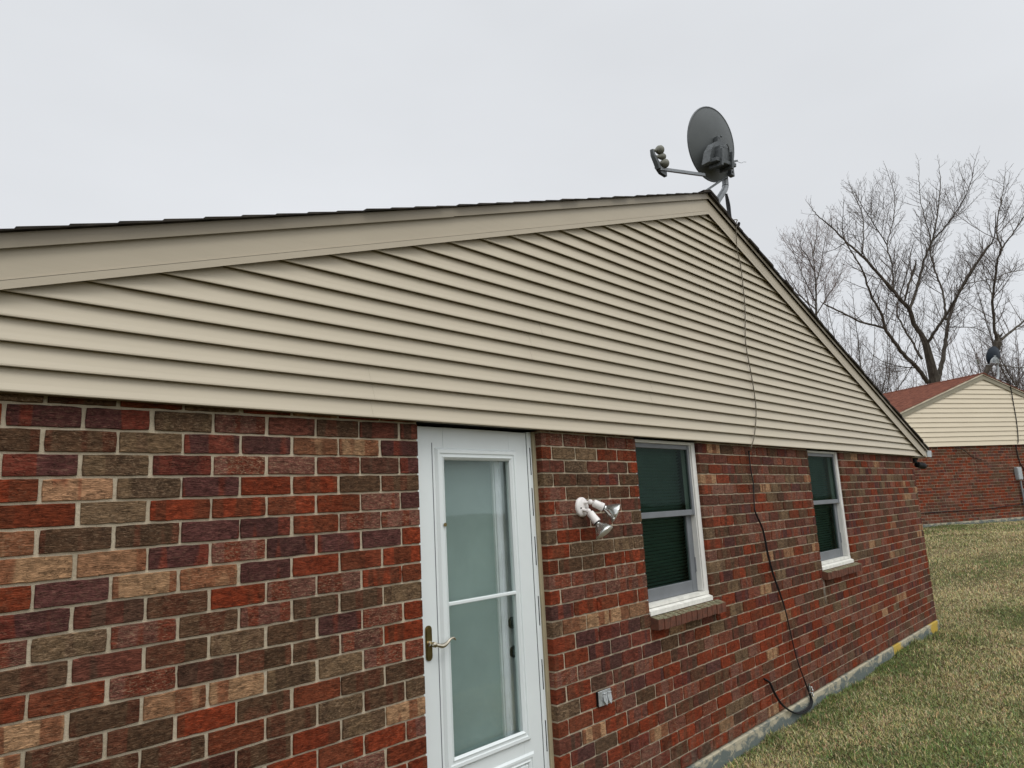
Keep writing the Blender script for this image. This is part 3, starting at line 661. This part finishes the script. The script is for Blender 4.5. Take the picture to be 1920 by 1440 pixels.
# ------------------------------------------------------------------ satellite dish (built in image-independent local axes)
def dish(name, origin, fx, mat_back, mats, scale=1.0, label='', strut=True):
    """origin = dish centre; fx = unit vector the dish looks along; local frame: n (bore), s (side), t (up along the dish)"""
    root = tag(empty(name, origin), label, 'satellite dish')
    n = Vector(fx).normalized(); s = n.cross(Vector((0, 0, 1))).normalized(); t = s.cross(n)
    if t.z < 0: t = -t; s = -s
    L = lambda a, b, c: (s*a+t*b+n*c)*scale
    # reflector: shallow paraboloid shell with a rolled rim
    rx, ry = .315, .345; RN, AN = 10, 48; V = []; F = []
    for side, off in ((0, 0), (1, .006)):
        for i in range(RN+1):
            q = i/RN
            for k in range(AN):
                an = 2*math.pi*k/AN; V.append(tuple(L(rx*q*math.cos(an), ry*q*math.sin(an), .075*q*q-.045+off)))
    H_ = (RN+1)*AN
    for sd_ in (0, 1):
        for i in range(RN):
            for k in range(AN):
                k2 = (k+1) % AN; f = (sd_*H_+i*AN+k, sd_*H_+i*AN+k2, sd_*H_+(i+1)*AN+k2, sd_*H_+(i+1)*AN+k); F.append(f if sd_ else f[::-1])
    mb = MB(); mb.v = V; mb.f = F; rf = mb.build('reflector', mat_back, root, True)
    rm = MB(); rm.tube([L(rx*math.cos(a), ry*math.sin(a), .032) for a in np.linspace(0, 2*math.pi, 49)], .0085*scale, 8, False); rm.build('rim', mats['rim'], rf, True)
    # bracket on the back
    def frame(mb, a0, a1, b0, b1, c0, c1, bev=.004):
        a0 -= .045; a1 -= .045; b0 -= .03; b1 -= .03
        mtx = Matrix((s, t, n)).transposed().to_4x4(); mb.box(a0*scale, a1*scale, b0*scale, b1*scale, c0*scale, c1*scale, mtx, bev*scale)
    Lr = L; L = lambda a, b, c: Lr(a-.045, b-.03, c)
    bk_ = MB()
    arc = [(-.150, -.22), (-.125, -.10), (-.070, -.02), (0, .02), (.075, -.02), (.135, -.10), (.155, -.21), (.12, -.225), (.09, -.13), (0, -.05), (-.08, -.12), (-.11, -.225)]
    bk_.prism([L(a, b, -.115) for a, b in arc], L(0, 0, .05)); frame(bk_, -.02, .02, -.02, .055, -.10, -.045)
    frame(bk_, -.075, .085, -.20, -.065, -.17, -.10); frame(bk_, -.13, .14, -.225, -.19, -.18, -.04)
    for q in (-.07, .07): frame(bk_, q-.012, q+.012, -.26, -.10, -.20, -.05)
    for a, b in ((-.105, -.19), (.105, -.19), (0, .045), (-.045, -.09), (.045, -.12), (.02, -.16)): bk_.lathe([(.009*scale, 0), (.009*scale, .012*scale), (.004*scale, .014*scale)], L(a, b, -.115), -n, 8)
    bk_.tube([L(-.03, -.08, -.17), L(.0, -.04, -.18), L(.04, -.07, -.175), L(.05, -.13, -.17)], .005*scale, 6); bk_.build('mount_bracket', mats['bracket'], root)
    return root, Lr, n, s, t
def dish_arm(root, L, mats, ctr, p0, p1, scale=1.0, lnb=3):
    """square feed arm p0->p1 (world) with the LNB heads turned back to the reflector"""
    o = Vector(ctr); a, b = Vector(p0)-o, Vector(p1)-o; ax = (b-a).normalized(); sdv = ax.cross(Vector((0, 0, 1))).normalized(); upv = sdv.cross(ax)
    am = MB(); am.tube([a, b], .0165*scale, 4); arm = am.build('feed_arm', mats['arm'], root)
    ft = MB(); ft.prism([b+upv*.02*scale+ax*.02*scale, b-ax*.10*scale-upv*.01*scale, b-ax*.09*scale-upv*.055*scale, b-ax*.02*scale-upv*.03*scale], sdv*.03*scale)
    ft.build('arm_foot', mats['bracket'], arm)
    top = b+upv*.155*scale+ax*.045*scale
    yk = MB(); yk.tube([b+ax*.01*scale, b+upv*.05*scale+ax*.02*scale, b+upv*.11*scale+ax*.045*scale, top], [.024*scale, .026*scale, .022*scale, .016*scale], 8); yk.build('feed_yoke', mats['bracket'], arm, True)
    for i in range(lnb):
        q = (.145, .098, .050)[i]; sz = (1.0, .72, 1.0)[i]
        st = b+upv*q*scale+ax*.045*scale*(q/.15); d = (-ax*1.0+upv*(.10-.10*i)-sdv*.25).normalized()
        lm = MB(); lm.lathe([(.012*scale, 0), (.012*scale, .035*scale), (.015*scale, .040*scale), (.030*scale*sz, .060*scale), (.036*scale*sz, .072*scale), (.037*scale*sz, .092*scale), (.030*scale*sz, .104*scale), (.004*scale, .114*scale)], st, d, 20)
        lm.build('feed_horn', mats['lnb'], arm, True)
DM = dict(rim=M['bracket'], bracket=M['bracket'], arm=M['dishmetal'], lnb=M['lnb'])
DC = Vector((5.672, .035, 2.720))
away = Vector((fwd.x, fwd.y, 0)).normalized(); left = Vector((-rt.x, -rt.y, 0)).normalized()
bore = Vector((.2228, .9649, .139))
d1, L1, n1, s1, t1 = dish('satellite_dish', DC, bore, M['dishback'], DM, .97, 'large grey satellite dish on a bent pole at the peak of the near roof')
dish_arm(d1, L1, DM, DC, (5.44, .05, 2.345), (4.80, .12, 2.215))
ms = MB(); MP = [(5.60, .10, 1.93), (5.691, .09, 2.156), (5.80, .08, 2.28), (5.887, .08, 2.365), (5.915, .08, 2.435), (5.910, .08, 2.60)]
ms.tube([p-DC for p in spline(MP, 5)], .029, 16); ms.build('mast', M['dishmetal'], d1, True)
ms = MB()
for z in (2.40, 2.46): ms.lathe([(.0305, 0), (.0305, .006)], Vector((5.906, .08, z))-DC, (0, 0, 1), 16)
ms.box(.225, .285, -.035, .01, -.24, -.09, None, .004)
for z in (-.13, -.17, -.21): ms.lathe([(.008, 0), (.008, .012)], Vector((.24, -.034, z)), (0, -1, 0), 8)
ms.prism([Vector((.05, -.10, -.21)), Vector((.33, -.06, -.085)), Vector((.34, .03, -.075)), Vector((.05, .03, -.20))], (0, 0, .018)); ms.build('mast_clamp', M['bracket'], d1)
ms = MB(); ms.tube([Vector((5.83, .08, 2.43))-DC, Vector((5.40, .14, 2.15))-DC, Vector((5.05, .20, 2.01))-DC], .0105, 8); ms.build('strut', M['dishmetal'], d1)
ms = MB(); ms.box(-.16, .05, -.03, .16, -.78, -.765, Matrix.Rotation(math.atan(SL), 4, 'Y') if False else None, .002); ms.build('foot_plate', M['dishmetal'], d1)
ms = MB(); ms.tube([p-DC for p in spline([(5.86, .06, 2.30), (5.87, .05, 2.20), (5.85, .04, 2.06), (5.82, .0, 1.95), (5.76, -.06, 1.93), (5.69, -.10, 1.92)], 6)], .013, 8); ms.tube([p-DC for p in spline([(5.85, .06, 2.28), (5.83, .05, 2.15), (5.80, .02, 2.00), (5.74, -.03, 1.93)], 6)], .008, 8); ms.build('lead_cable', M['black'], d1, True)
ms = MB(); ms.tube([p-DC for p in spline([(6.16, .05, 2.72), (6.20, .03, 2.71), (6.24, .02, 2.73), (6.27, .01, 2.735)], 5)], .0022, 6); ms.build('loose_tie', M['dishmetal'], d1)

# ------------------------------------------------------------------ neighbour house
TH = -.479; NA = Vector((24.527, 1.289, -1.37-ZC)); Rn = Matrix.Rotation(TH, 3, 'Z')
nroot = empty('neighbour_house', NA-Rn @ Vector((AX, 0, 0)), TH)
tag(nroot, 'farther brick house with cream gable siding and a rusty red shingle roof beyond the lawn', 'house')
brick_wall('brick_wall', nroot, [(XW0, XW1, 0, 26, .6, .02, .02, None)], lambda k, x: m(k), pick_nb, [(XW0+.006, XW1-.006, .008, .11, ZC+.002, .10)], sub=False)
house_shell(nroot, 2.10, dict(siding=M['cream'], trim=M['ntrim'], trim2=M['cream'], soffit=M['soffit'], roof=M['redshingle'], outer=M['outer'], found=M['concrete']),
            14.0, .136, XW0, XW1, XE0, XE1, -2.3)
NL = lambda s_, z, y=-.05: nroot.location+Rn @ Vector((AX+s_, y, z+ZC))   # s along the gable, z above the brick bottom
nb = lambda s_, z, y=-.05: Vector((s_, y, z))
# its cable
ncr = tag(empty('coaxial_cable', NL(1.06, 3.9), TH), 'black cable hanging down the farther cream gable to the grey boxes', 'cable')
c_ = MB(); c_.tube([p-Vector((1.06, -.05, 3.9)) for p in spline([(.95, .3, 4.05), (1.0, -.12, 3.95), (1.06, -.09, 3.8), (1.10, -.06, 3.3), (1.09, -.06, 2.7), (1.01, -.06, 2.15), (.95, -.02, 2.05), (.97, -.02, 1.6), (1.09, -.02, 1.36), (1.15, -.02, 1.1), (1.0, -.02, .9), (1.02, -.03, .6)], 6)], .012, 6); c_.build('cable_run', M['black'], ncr, True)
bx = tag(empty('utility_box', NL(.80, 1.05), TH), 'upper grey utility box on the farther house wall beside its cable', 'utility box')
c_ = MB(); c_.box(-.09, .08, -.06, .05, 0, .36, None, .01); c_.build('box_body', M['greybox'], bx)
c_ = MB(); c_.box(-.08, .07, -.068, -.0605, .02, .34, None, .003); c_.build('box_lid', M['greybox'], bx)
bx = tag(empty('utility_box', NL(.97, .42), TH), 'lower grey utility box at the right edge of the photo on the farther house', 'utility box')
c_ = MB(); c_.box(-.09, .10, -.06, .05, 0, .36, None, .01); c_.build('box_body', M['greybox'], bx)
c_ = MB(); c_.box(-.08, .09, -.068, -.0605, .02, .34, None, .003); c_.build('box_lid', M['greybox'], bx)
pp = tag(MB().tube([(0, 0, 0), (0, 0, .75), (.0, .0, 1.0)], .022, 8).build('conduit', M['dishmetal']), 'thin pipe running up from the ground between the two grey utility boxes', 'conduit'); pp.location = NL(.82, .02, -.06)
# thin line low across the brick, and the loose wire near its eave
lw = tag(MB().tube([Rn @ p for p in spline([(-3.9, -.03, .28), (-2.5, -.03, .30), (-1, -.03, .285), (.2, -.03, .33), (.87, -.03, .36)], 6)], .011, 6).build('wall_line', M['black']), 'dark line strung low along the farther brick wall', 'cable'); lw.location = NL(0, 0, 0)
lw2 = tag(MB().tube([Rn @ p for p in spline([(-1.5, -.04, 2.03), (-1.26, -.05, 1.98), (-1.0, -.05, 1.80), (-.8, -.04, 1.72), (-.55, -.03, 1.66)], 6)], .010, 6).build('loose_wire', M['black']), 'short loose wire drooping below the farther cream siding', 'wire'); lw2.location = NL(0, 0, 0)
# its dish
DC2 = NL(1.21, 4.82, .35); sc2 = .84
DM2 = dict(rim=M['darkdish'], bracket=M['greybox'], arm=M['greybox'], lnb=M['lnb'])
bore2 = (left*.25+away*.95+Vector((0, 0, .30))).normalized()
d2, L2_, *_r = dish('satellite_dish', DC2, bore2, M['darkdish'], DM2, sc2, 'small dark blue satellite dish on the farther house with the red roof')
a0 = deep(1868, 680, 23.4); a1 = deep(1836, 678, 23.5)
dish_arm(d2, L2_, DM2, DC2, DC2+Vector((-.02, .02, -.28)), DC2+Vector((-.34, .42, -.22))*1.0, .8)
ms = MB(); f_ = NL(.96, 3.90, .35); ms.tube([p-DC2 for p in spline([f_, f_+Vector((.12, -.08, .14)), f_+Vector((.24, -.14, .34)), DC2+Vector((.05, -.04, -.12))], 6)], .034, 10); ms.build('mast', M['greybox'], d2, True)

# ------------------------------------------------------------------ ground
def gz(x, y):
    # level beside the near house, rising to the neighbour
    x = np.asarray(x, float); y = np.asarray(y, float)
    t = np.clip((x-10.0)/11.5, 0, 1); t = t*t*(3-2*t)
    base = -2.195+.72*t
    base = base + .018*np.sin(x*1.7+y*.8)*np.clip((x-3)/4, 0, 1) + .014*np.sin(x*3.1-y*2.3)
    near = np.exp(-np.clip(-y, 0, 9)*3.0)*((x > 3)*(x < 10.7))
    return base + near*(.010*np.sin(x*5.0)+.012*np.sin(x*2.1+1))
xs = np.concatenate([np.linspace(-300, -12, 12), np.linspace(-10, 30, 161), np.linspace(34, 400, 16)]); ys = np.concatenate([np.linspace(-300, -14, 12), np.linspace(-12, 20, 129), np.linspace(24, 400, 16)])
GX, GY = np.meshgrid(xs, ys, indexing='ij'); GZ = gz(GX, GY); nxg, nyg = GX.shape
me = bpy.data.meshes.new('ground'); vv = np.stack([GX, GY, GZ], -1).reshape(-1, 3)
ff = [(i*nyg+j, (i+1)*nyg+j, (i+1)*nyg+j+1, i*nyg+j+1) for i in range(nxg-1) for j in range(nyg-1)]
me.from_pydata(vv.tolist(), [], ff); me.polygons.foreach_set('use_smooth', [True]*len(ff)); me.update()
go = bpy.data.objects.new('ground', me); C.objects.link(go); me.materials.append(M['soil']); tag(go, kind='structure')

# grass: clumped dormant and green blades
def patch_noise(x, y, seeds=(0, 1, 2, 3, 4, 5, 6, 7)):
    v = 0
    r2 = np.random.default_rng(5)
    for i in range(10):
        fx_, fy_, ph = r2.normal(0, 1.1*(1.25**i)*.6), r2.normal(0, 1.1*(1.25**i)*.6), r2.uniform(0, 6.28); v = v+np.sin(x*fx_+y*fy_+ph)/(1+.12*i)
    return v/4.0
def blades(n, xr, yr, h0, wd, accept):
    x = rng.uniform(*xr, n); y = rng.uniform(*yr, n); k = accept(x, y); return x[k], y[k]
# inside the view wedge and a margin around it
def wedge(x, y):
    # drop what lies under the near house or far out of view to the right
    inside = (y > -.012) & (x < 10.56)
    ang = np.degrees(np.arctan2(x, y+CD))         # azimuth from +Y
    return (~inside) & (ang > 62) & (ang < 94) & (((x-10.5)*.46+0 < 99))
nbx = lambda x, y: ((x-NA.x)*(-math.sin(TH))+(y-NA.y)*math.cos(TH)) < .0
bx_, by_ = [], []; bs = []
for (n, xr, yr, s_) in ((190000, (3.6, 8.0), (-3.2, 0), 1.0), (170000, (8.0, 13.0), (-3.5, 2.2), 1.1), (160000, (13.0, 19.0), (-4, 6), 1.35), (160000, (19.0, 27.0), (-4, 7), 1.7)):
    x, y = blades(n, xr, yr, 0, 0, lambda a, b: wedge(a, b) & nbx(a, b)); bx_.append(x); by_.append(y); bs.append(np.full(len(x), s_))
# tufts hugging the foundation
x = rng.uniform(3.6, 10.6, 9000); y = -np.abs(rng.normal(0, .05, 9000))-.014; bx_.append(x); by_.append(y); bs.append(np.full(9000, 1.25))
x = np.concatenate(bx_); y = np.concatenate(by_); s_ = np.concatenate(bs); n = len(x)
clump = patch_noise(x*5.5, y*5.5); pn = patch_noise(x*.55+3, y*.9-2)
hgt = (.022+.030*rng.random(n))*(1+.45*np.clip(clump, -1, 1.5))*s_**.5; hgt[-9000:] *= 1.15+.7*np.clip(clump[-9000:], -.6, 1.4); wdt = (.0017+.0013*rng.random(n))*s_**.6
az = rng.uniform(0, 2*np.pi, n)+1.2*clump; lean = np.abs(rng.normal(1.0, .40, n)); lean = np.clip(lean, 0, 1.5)
dx, dy = np.cos(az), np.sin(az); px, py = -dy, dx
z = gz(x, y)-.004
P0 = np.stack([x-px*wdt, y-py*wdt, z], -1); P1 = np.stack([x+px*wdt, y+py*wdt, z], -1)
mh = hgt*.55; mlx = dx*mh*np.sin(lean*.6); mly = dy*mh*np.sin(lean*.6); mz = z+mh*np.cos(lean*.6)
P2 = np.stack([x+mlx+px*wdt*.8, y+mly+py*wdt*.8, mz], -1); P3 = np.stack([x+mlx-px*wdt*.8, y+mly-py*wdt*.8, mz], -1)
P4 = np.stack([x+mlx+dx*hgt*.6*np.sin(lean*1.3), y+mly+dy*hgt*.6*np.sin(lean*1.3), mz+hgt*.5*np.cos(np.minimum(lean*1.3, 1.6))], -1)
allv = np.stack([P0, P1, P2, P3, P4], 1).reshape(-1, 3)
me = bpy.data.meshes.new('grass'); me.vertices.add(n*5); me.vertices.foreach_set('co', allv.ravel())
idx = np.arange(n)*5
quad = np.stack([idx, idx+1, idx+2, idx+3], -1); tri = np.stack([idx+3, idx+2, idx+4], -1)
loops = np.concatenate([quad, tri], 1).ravel(); me.loops.add(len(loops)); me.loops.foreach_set('vertex_index', loops)
me.polygons.add(2*n); ls = np.stack([np.arange(n)*7, np.arange(n)*7+4], -1).ravel(); me.polygons.foreach_set('loop_start', ls)
me.update(calc_edges=True); me.validate()
pn2 = patch_noise(x*1.9-4, y*2.6+1)
green = 1/(1+np.exp(-(pn*3.0+pn2*2.2-.60+.7*np.exp(-np.clip(-y,0,9)*2.2)*(x<12)+rng.normal(0, .8, n)))); green[-9000:] = np.clip(green[-9000:]+.25, 0, 1)
straw = np.stack([rng.uniform(.42, .64, n), rng.uniform(.355, .53, n), rng.uniform(.18, .28, n)], -1)
gre = np.stack([rng.uniform(.11, .20, n), rng.uniform(.15, .245, n), rng.uniform(.045, .08, n)], -1)
isg = (rng.random(n) < green)[:, None]; br = (rng.random(n) < .13)[:, None]
col = np.where(isg, gre, straw); col = np.where(br, np.array([.12, .085, .045]), col)
col = np.concatenate([col, np.ones((n, 1))], 1); col = np.repeat(col[:, None, :], 5, 1).reshape(-1, 4).astype(np.float32)
at = me.attributes.new('gc', 'FLOAT_COLOR', 'POINT'); at.data.foreach_set('color', col.ravel())
gs = bpy.data.objects.new('grass', me); C.objects.link(gs); me.materials.append(M['grass']); tag(gs, 'dormant straw coloured lawn with green patches beside the house', 'grass', kind='stuff')

# ------------------------------------------------------------------ bare trees
class Tree:
    def __init__(s, seed): s.r = random.Random(seed); s.big = MB(); s.small = MB(); s.count = 0
    def seg(s, pts, r0, r1):
        n = len(pts); rad = [r0+(r1-r0)*(i/(n-1)) for i in range(n)]
        (s.big if r0 > .022 else s.small).tube(pts, rad, 7 if r0 > .05 else 5 if r0 > .022 else 3, False)
    def grow(s, p, d, L, r, lvl):
        """one shoot curving upward, with side shoots"""
        rr = s.r; n = max(3, int(L/.22)) if lvl < 2 else 3; n = min(n, 9); pts = [p]; dd = d.normalized(); st = L/n
        for i in range(n):
            dd = (dd+Vector((rr.gauss(0, .10), rr.gauss(0, .10), .10+rr.gauss(0, .07)))).normalized(); pts.append(pts[-1]+dd*st)
        s.seg(pts, r, max(.0045, r*.35)); s.count += 1
        if lvl >= 3: return
        spc = (.30, .18, .13)[lvl]; k = int(L/spc)
        for i in range(k):
            t = (i+.6+rr.uniform(-.25, .25))/k; t = min(max(t, .12), .97); q = t*n; j = min(int(q), n-1); b = pts[j].lerp(pts[j+1], q-j); ax_ = (pts[j+1]-pts[j]).normalized()
            o_ = ax_.orthogonal().normalized(); az = rr.uniform(0, 6.283); side = Matrix.Rotation(az, 3, ax_) @ o_
            nd = (ax_*rr.uniform(.45, .9)+side*rr.uniform(.6, 1.0)+Vector((0, 0, .22))).normalized()
            s.grow(b, nd, L*rr.uniform(.30, .52)*(1.08-.55*t) if lvl < 2 else rr.uniform(.12, .30), max(.0050, r*(1-t*.6)*rr.uniform(.38, .55)), lvl+1)
    def limb(s, pts, r0, r1, side=1.0, lvl=0, start=.12, spc=.5, lmax=3.4):
        r0 *= .45; spc *= .60
        P = spline(pts, 6); n = len(P); ln = [0]
        for i in range(1, n): ln.append(ln[-1]+(P[i]-P[i-1]).length)
        T = ln[-1]; rr = s.r
        P = [p+Vector((rr.gauss(0, .012), rr.gauss(0, .012), 0))*(1 if 0 < i < n-1 else 0) for i, p in enumerate(P)]
        s.seg(P, r0, r1)
        d = T*start
        while d < T:
            i = min(max(1, int(np.searchsorted(ln, d))), n-1); f = (d-ln[i-1])/(ln[i]-ln[i-1]+1e-9); b = P[i-1].lerp(P[i], f); ax_ = (P[i]-P[i-1]).normalized()
            o_ = ax_.orthogonal().normalized(); sd_ = Matrix.Rotation(rr.uniform(0, 6.283), 3, ax_) @ o_
            nd = (ax_*rr.uniform(.5, 1.0)+sd_*rr.uniform(.7, 1.0)+Vector((0, 0, .15))).normalized()
            rem = 1-d/T; rloc = r0+(r1-r0)*(d/T)
            s.grow(b, nd, min(lmax, (.55+2.6*rem*side)*rr.uniform(.5, 1.05)), min(.022, rloc*rr.uniform(.3, .5)+.005), lvl)
            d += spc*rr.uniform(.6, 1.5)
        s.grow(P[-1], (P[-1]-P[-2]), rr.uniform(.35, .6), max(r1, .006), 2)
    def finish(s, label, base, group='bare trees behind the houses', tw='twig'):
        root = tag(empty('bare_tree', base), label, 'tree', group)
        b = Vector(base)
        for mb in (s.big, s.small): mb.v = [tuple(Vector(v)-b) for v in mb.v]
        s.big.build('trunk', M['bark'], root, True); s.small.build('crown', M[tw], root); return root
def zz(x, y): return (1400+x/3, 280+y/3)
def limb_px(tree, d0, pts, r0, r1, drift=0.0, **k):
    n = len(pts); P = [deep(*zz(x, y), d0+drift*(i/(n-1))) for i, (x, y) in enumerate(pts)]; tree.limb(P, r0, r1, **k); return P
def ground_at(p): return Vector((p.x, p.y, float(gz(p.x, p.y))))
# main maple in the middle
T = Tree(11); D0 = 34
base = ground_at(deep(*zz(1058, 1310), D0))
T.seg([base, base.lerp(deep(*zz(1058, 1310), D0), .5)+Vector((.05, 0, 0)), deep(*zz(1056, 1290), D0)], .31, .25)
T.seg([deep(*zz(1056, 1290), D0), deep(*zz(1035, 1200), D0), deep(*zz(1010, 1100), D0), deep(*zz(985, 1045), D0)], .235, .122)
limb_px(T, D0, [(985, 1045), (940, 980), (915, 900), (868, 850), (820, 790), (740, 700), (650, 600), (560, 520), (470, 430), (400, 375), (352, 312)], .26, .012, -2.0, spc=.45)
limb_px(T, D0, [(915, 900), (942, 830), (968, 740), (1000, 620), (1040, 520), (1068, 400), (1082, 280), (1090, 180), (1080, 75)], .17, .010, 1.5, spc=.42)
limb_px(T, D0, [(1010, 1100), (1055, 1030), (1130, 920), (1200, 800), (1290, 650), (1345, 570), (1390, 500), (1400, 400)], .17, .02, -2.5, spc=.45)
limb_px(T, D0, [(1075, 1300), (1100, 1190), (1118, 1090), (1132, 985), (1160, 890), (1215, 760), (1290, 640), (1370, 520)], .26, .02, 2.5, spc=.45)
limb_px(T, D0, [(1122, 960), (1112, 860), (1100, 790), (1065, 700), (1035, 590), (1030, 480), (1000, 380), (975, 250), (968, 80)], .13, .010, 3.0, spc=.42)
limb_px(T, D0, [(1020, 1312), (960, 1230), (880, 1150), (830, 1080), (782, 1015), (760, 930), (700, 820), (660, 700), (600, 590), (540, 480), (545, 300)], .24, .010, -3.0, spc=.45)
limb_px(T, D0, [(782, 1010), (720, 990), (640, 970), (540, 920), (455, 880)], .12, .035, -2.0, spc=.8, lmax=1.8)
limb_px(T, D0, [(985, 1180), (930, 1080), (870, 980), (845, 890), (900, 700), (930, 560)], .13, .02, 2.5, spc=.5)
limb_px(T, D0, [(740, 700), (790, 640), (820, 560), (812, 640)][:1]+[(822, 800), (816, 650), (790, 540), (824, 400), (832, 260), (780, 95)][0:], .10, .010, 1.5, spc=.38)
limb_px(T, D0, [(650, 590), (656, 480), (650, 370), (605, 260), (572, 180)], .08, .010, 1.5, spc=.36)
limb_px(T, D0, [(790, 540), (720, 430), (650, 320), (600, 230)], .07, .010, -2, spc=.36)
limb_px(T, D0, [(1040, 520), (1120, 430), (1200, 320), (1250, 220), (1288, 55)], .09, .010, -1.5, spc=.36)
limb_px(T, D0, [(890, 850), (912, 760), (942, 678)], .10, .06, .5, spc=1.4, lmax=1.0)
limb_px(T, D0, [(1215, 760), (1290, 745), (1380, 730), (1470, 740)], .06, .01, 2, spc=.5)
limb_px(T, D0, [(560, 520), (500, 560), (440, 580)], .05, .01, 1, spc=.4)
limb_px(T, D0, [(1140, 1000), (1200, 1000), (1300, 1010), (1400, 1080)], .06, .01, -2, spc=.4)
limb_px(T, D0, [(960, 1230), (860, 1220), (740, 1180), (660, 1100)], .06, .01, -2, spc=.4)
T.finish('broad bare maple with a dark forked trunk, tallest of the trees, behind the red roof', base)
# tree on the right
T = Tree(23); D1 = 31
base = ground_at(deep(*zz(1335, 1275), D1))
T.seg([base, deep(*zz(1335, 1275), D1)], .26, .20)
limb_px(T, D1, [(1335, 1275), (1372, 1210), (1395, 1150), (1412, 1090)], .20, .17, 0, spc=1.5)
limb_px(T, D1, [(1412, 1090), (1392, 990), (1384, 830), (1408, 660), (1436, 560), (1500, 470), (1580, 340), (1620, 200)], .15, .010, -1.5, spc=.42)
limb_px(T, D1, [(1436, 570), (1408, 470), (1415, 370), (1440, 250), (1455, 130)], .09, .010, 1.5, spc=.38)
limb_px(T, D1, [(1418, 1082), (1480, 1030), (1560, 965), (1650, 880), (1740, 700)], .14, .015, 1.5, spc=.45)
limb_px(T, D1, [(1384, 830), (1360, 760), (1330, 660), (1320, 560)], .05, .01, 2, spc=.42)
limb_px(T, D1, [(1372, 1210), (1440, 1215), (1540, 1230), (1640, 1200)], .07, .02, 2, spc=.45)
limb_px(T, D1, [(1410, 720), (1480, 690), (1560, 680)], .05, .01, 1, spc=.4)
T.finish('bare tree rising behind the dark blue dish at the right edge', base)
# smaller, finer tree on the left behind the roof slope
T = Tree(31); D2 = 42
base = ground_at(deep(*zz(395, 1200), D2))
T.seg([base, deep(*zz(392, 950), D2)], .26, .15)
limb_px(T, D2, [(392, 950), (390, 800), (384, 690), (372, 600), (360, 480)], .14, .01, 1, spc=.42)
for q in ([(390, 860), (340, 760), (290, 650), (230, 480)], [(388, 900), (300, 820), (230, 700), (180, 620)], [(386, 760), (420, 640), (440, 520), (480, 350)], [(392, 930), (460, 820), (520, 720), (560, 600)],
          [(384, 690), (340, 600), (300, 540), (330, 440)], [(390, 940), (330, 850), (260, 790), (170, 640)], [(372, 600), (390, 500), (400, 420)]):
    limb_px(T, D2, q, .09, .008, random.uniform(-2.5, 2.5), spc=.40)
T.finish('smaller finely branched bare tree just right of the near roof slope', base, tw='redtwig')
# thicket trees filling the low band behind the roofs
def simple_tree(seed, x, dd, hgt, label, lean=0, tw='twig', nl=6):
    T = Tree(seed); rr = T.r; b0 = deep(x, 880, dd); base = ground_at(b0); top = base+Vector((lean, 0, hgt*.35))
    T.seg([base, base.lerp(top, .5)+Vector((rr.gauss(0, .1), 0, 0)), top], .16+hgt*.008, .12+hgt*.004)
    for i in range(nl):
        az = i*2.4+rr.random(); st = base.lerp(top, rr.uniform(.55, 1.0)); out_ = Vector((math.cos(az), math.sin(az), 0))*hgt*rr.uniform(.10, .30)
        e = st+out_+Vector((0, 0, hgt*rr.uniform(.40, .62))); mid = st.lerp(e, .5)+out_*.25
        T.limb([st, mid, e], .09, .01, spc=.48, lmax=2.8, start=.02)
    return T.finish(label, base, tw=tw)
simple_tree(41, 1632, 46, 15.5, 'low twiggy bare tree between the near roof slope and the big maple', 0, 'twig', 11)
simple_tree(43, 1700, 52, 13, 'distant bare tree low behind the maple trunk, over the red roof', 0, 'redtwig', 11)
simple_tree(47, 1812, 48, 13.5, 'distant bare tree showing between the maple trunk and the blue dish', .5, 'redtwig', 11)
simple_tree(53, 1905, 42, 12, 'dense reddish bare tree low at the right edge behind the farther roof', 0, 'redtwig', 12)
simple_tree(59, 1965, 38, 13, 'bare tree half cut off by the right edge of the photo', 0, 'twig', 8)
simple_tree(61, 1572, 52, 17.5, 'faint bare tree seen lowest along the near roof edge', 0, 'redtwig', 10)
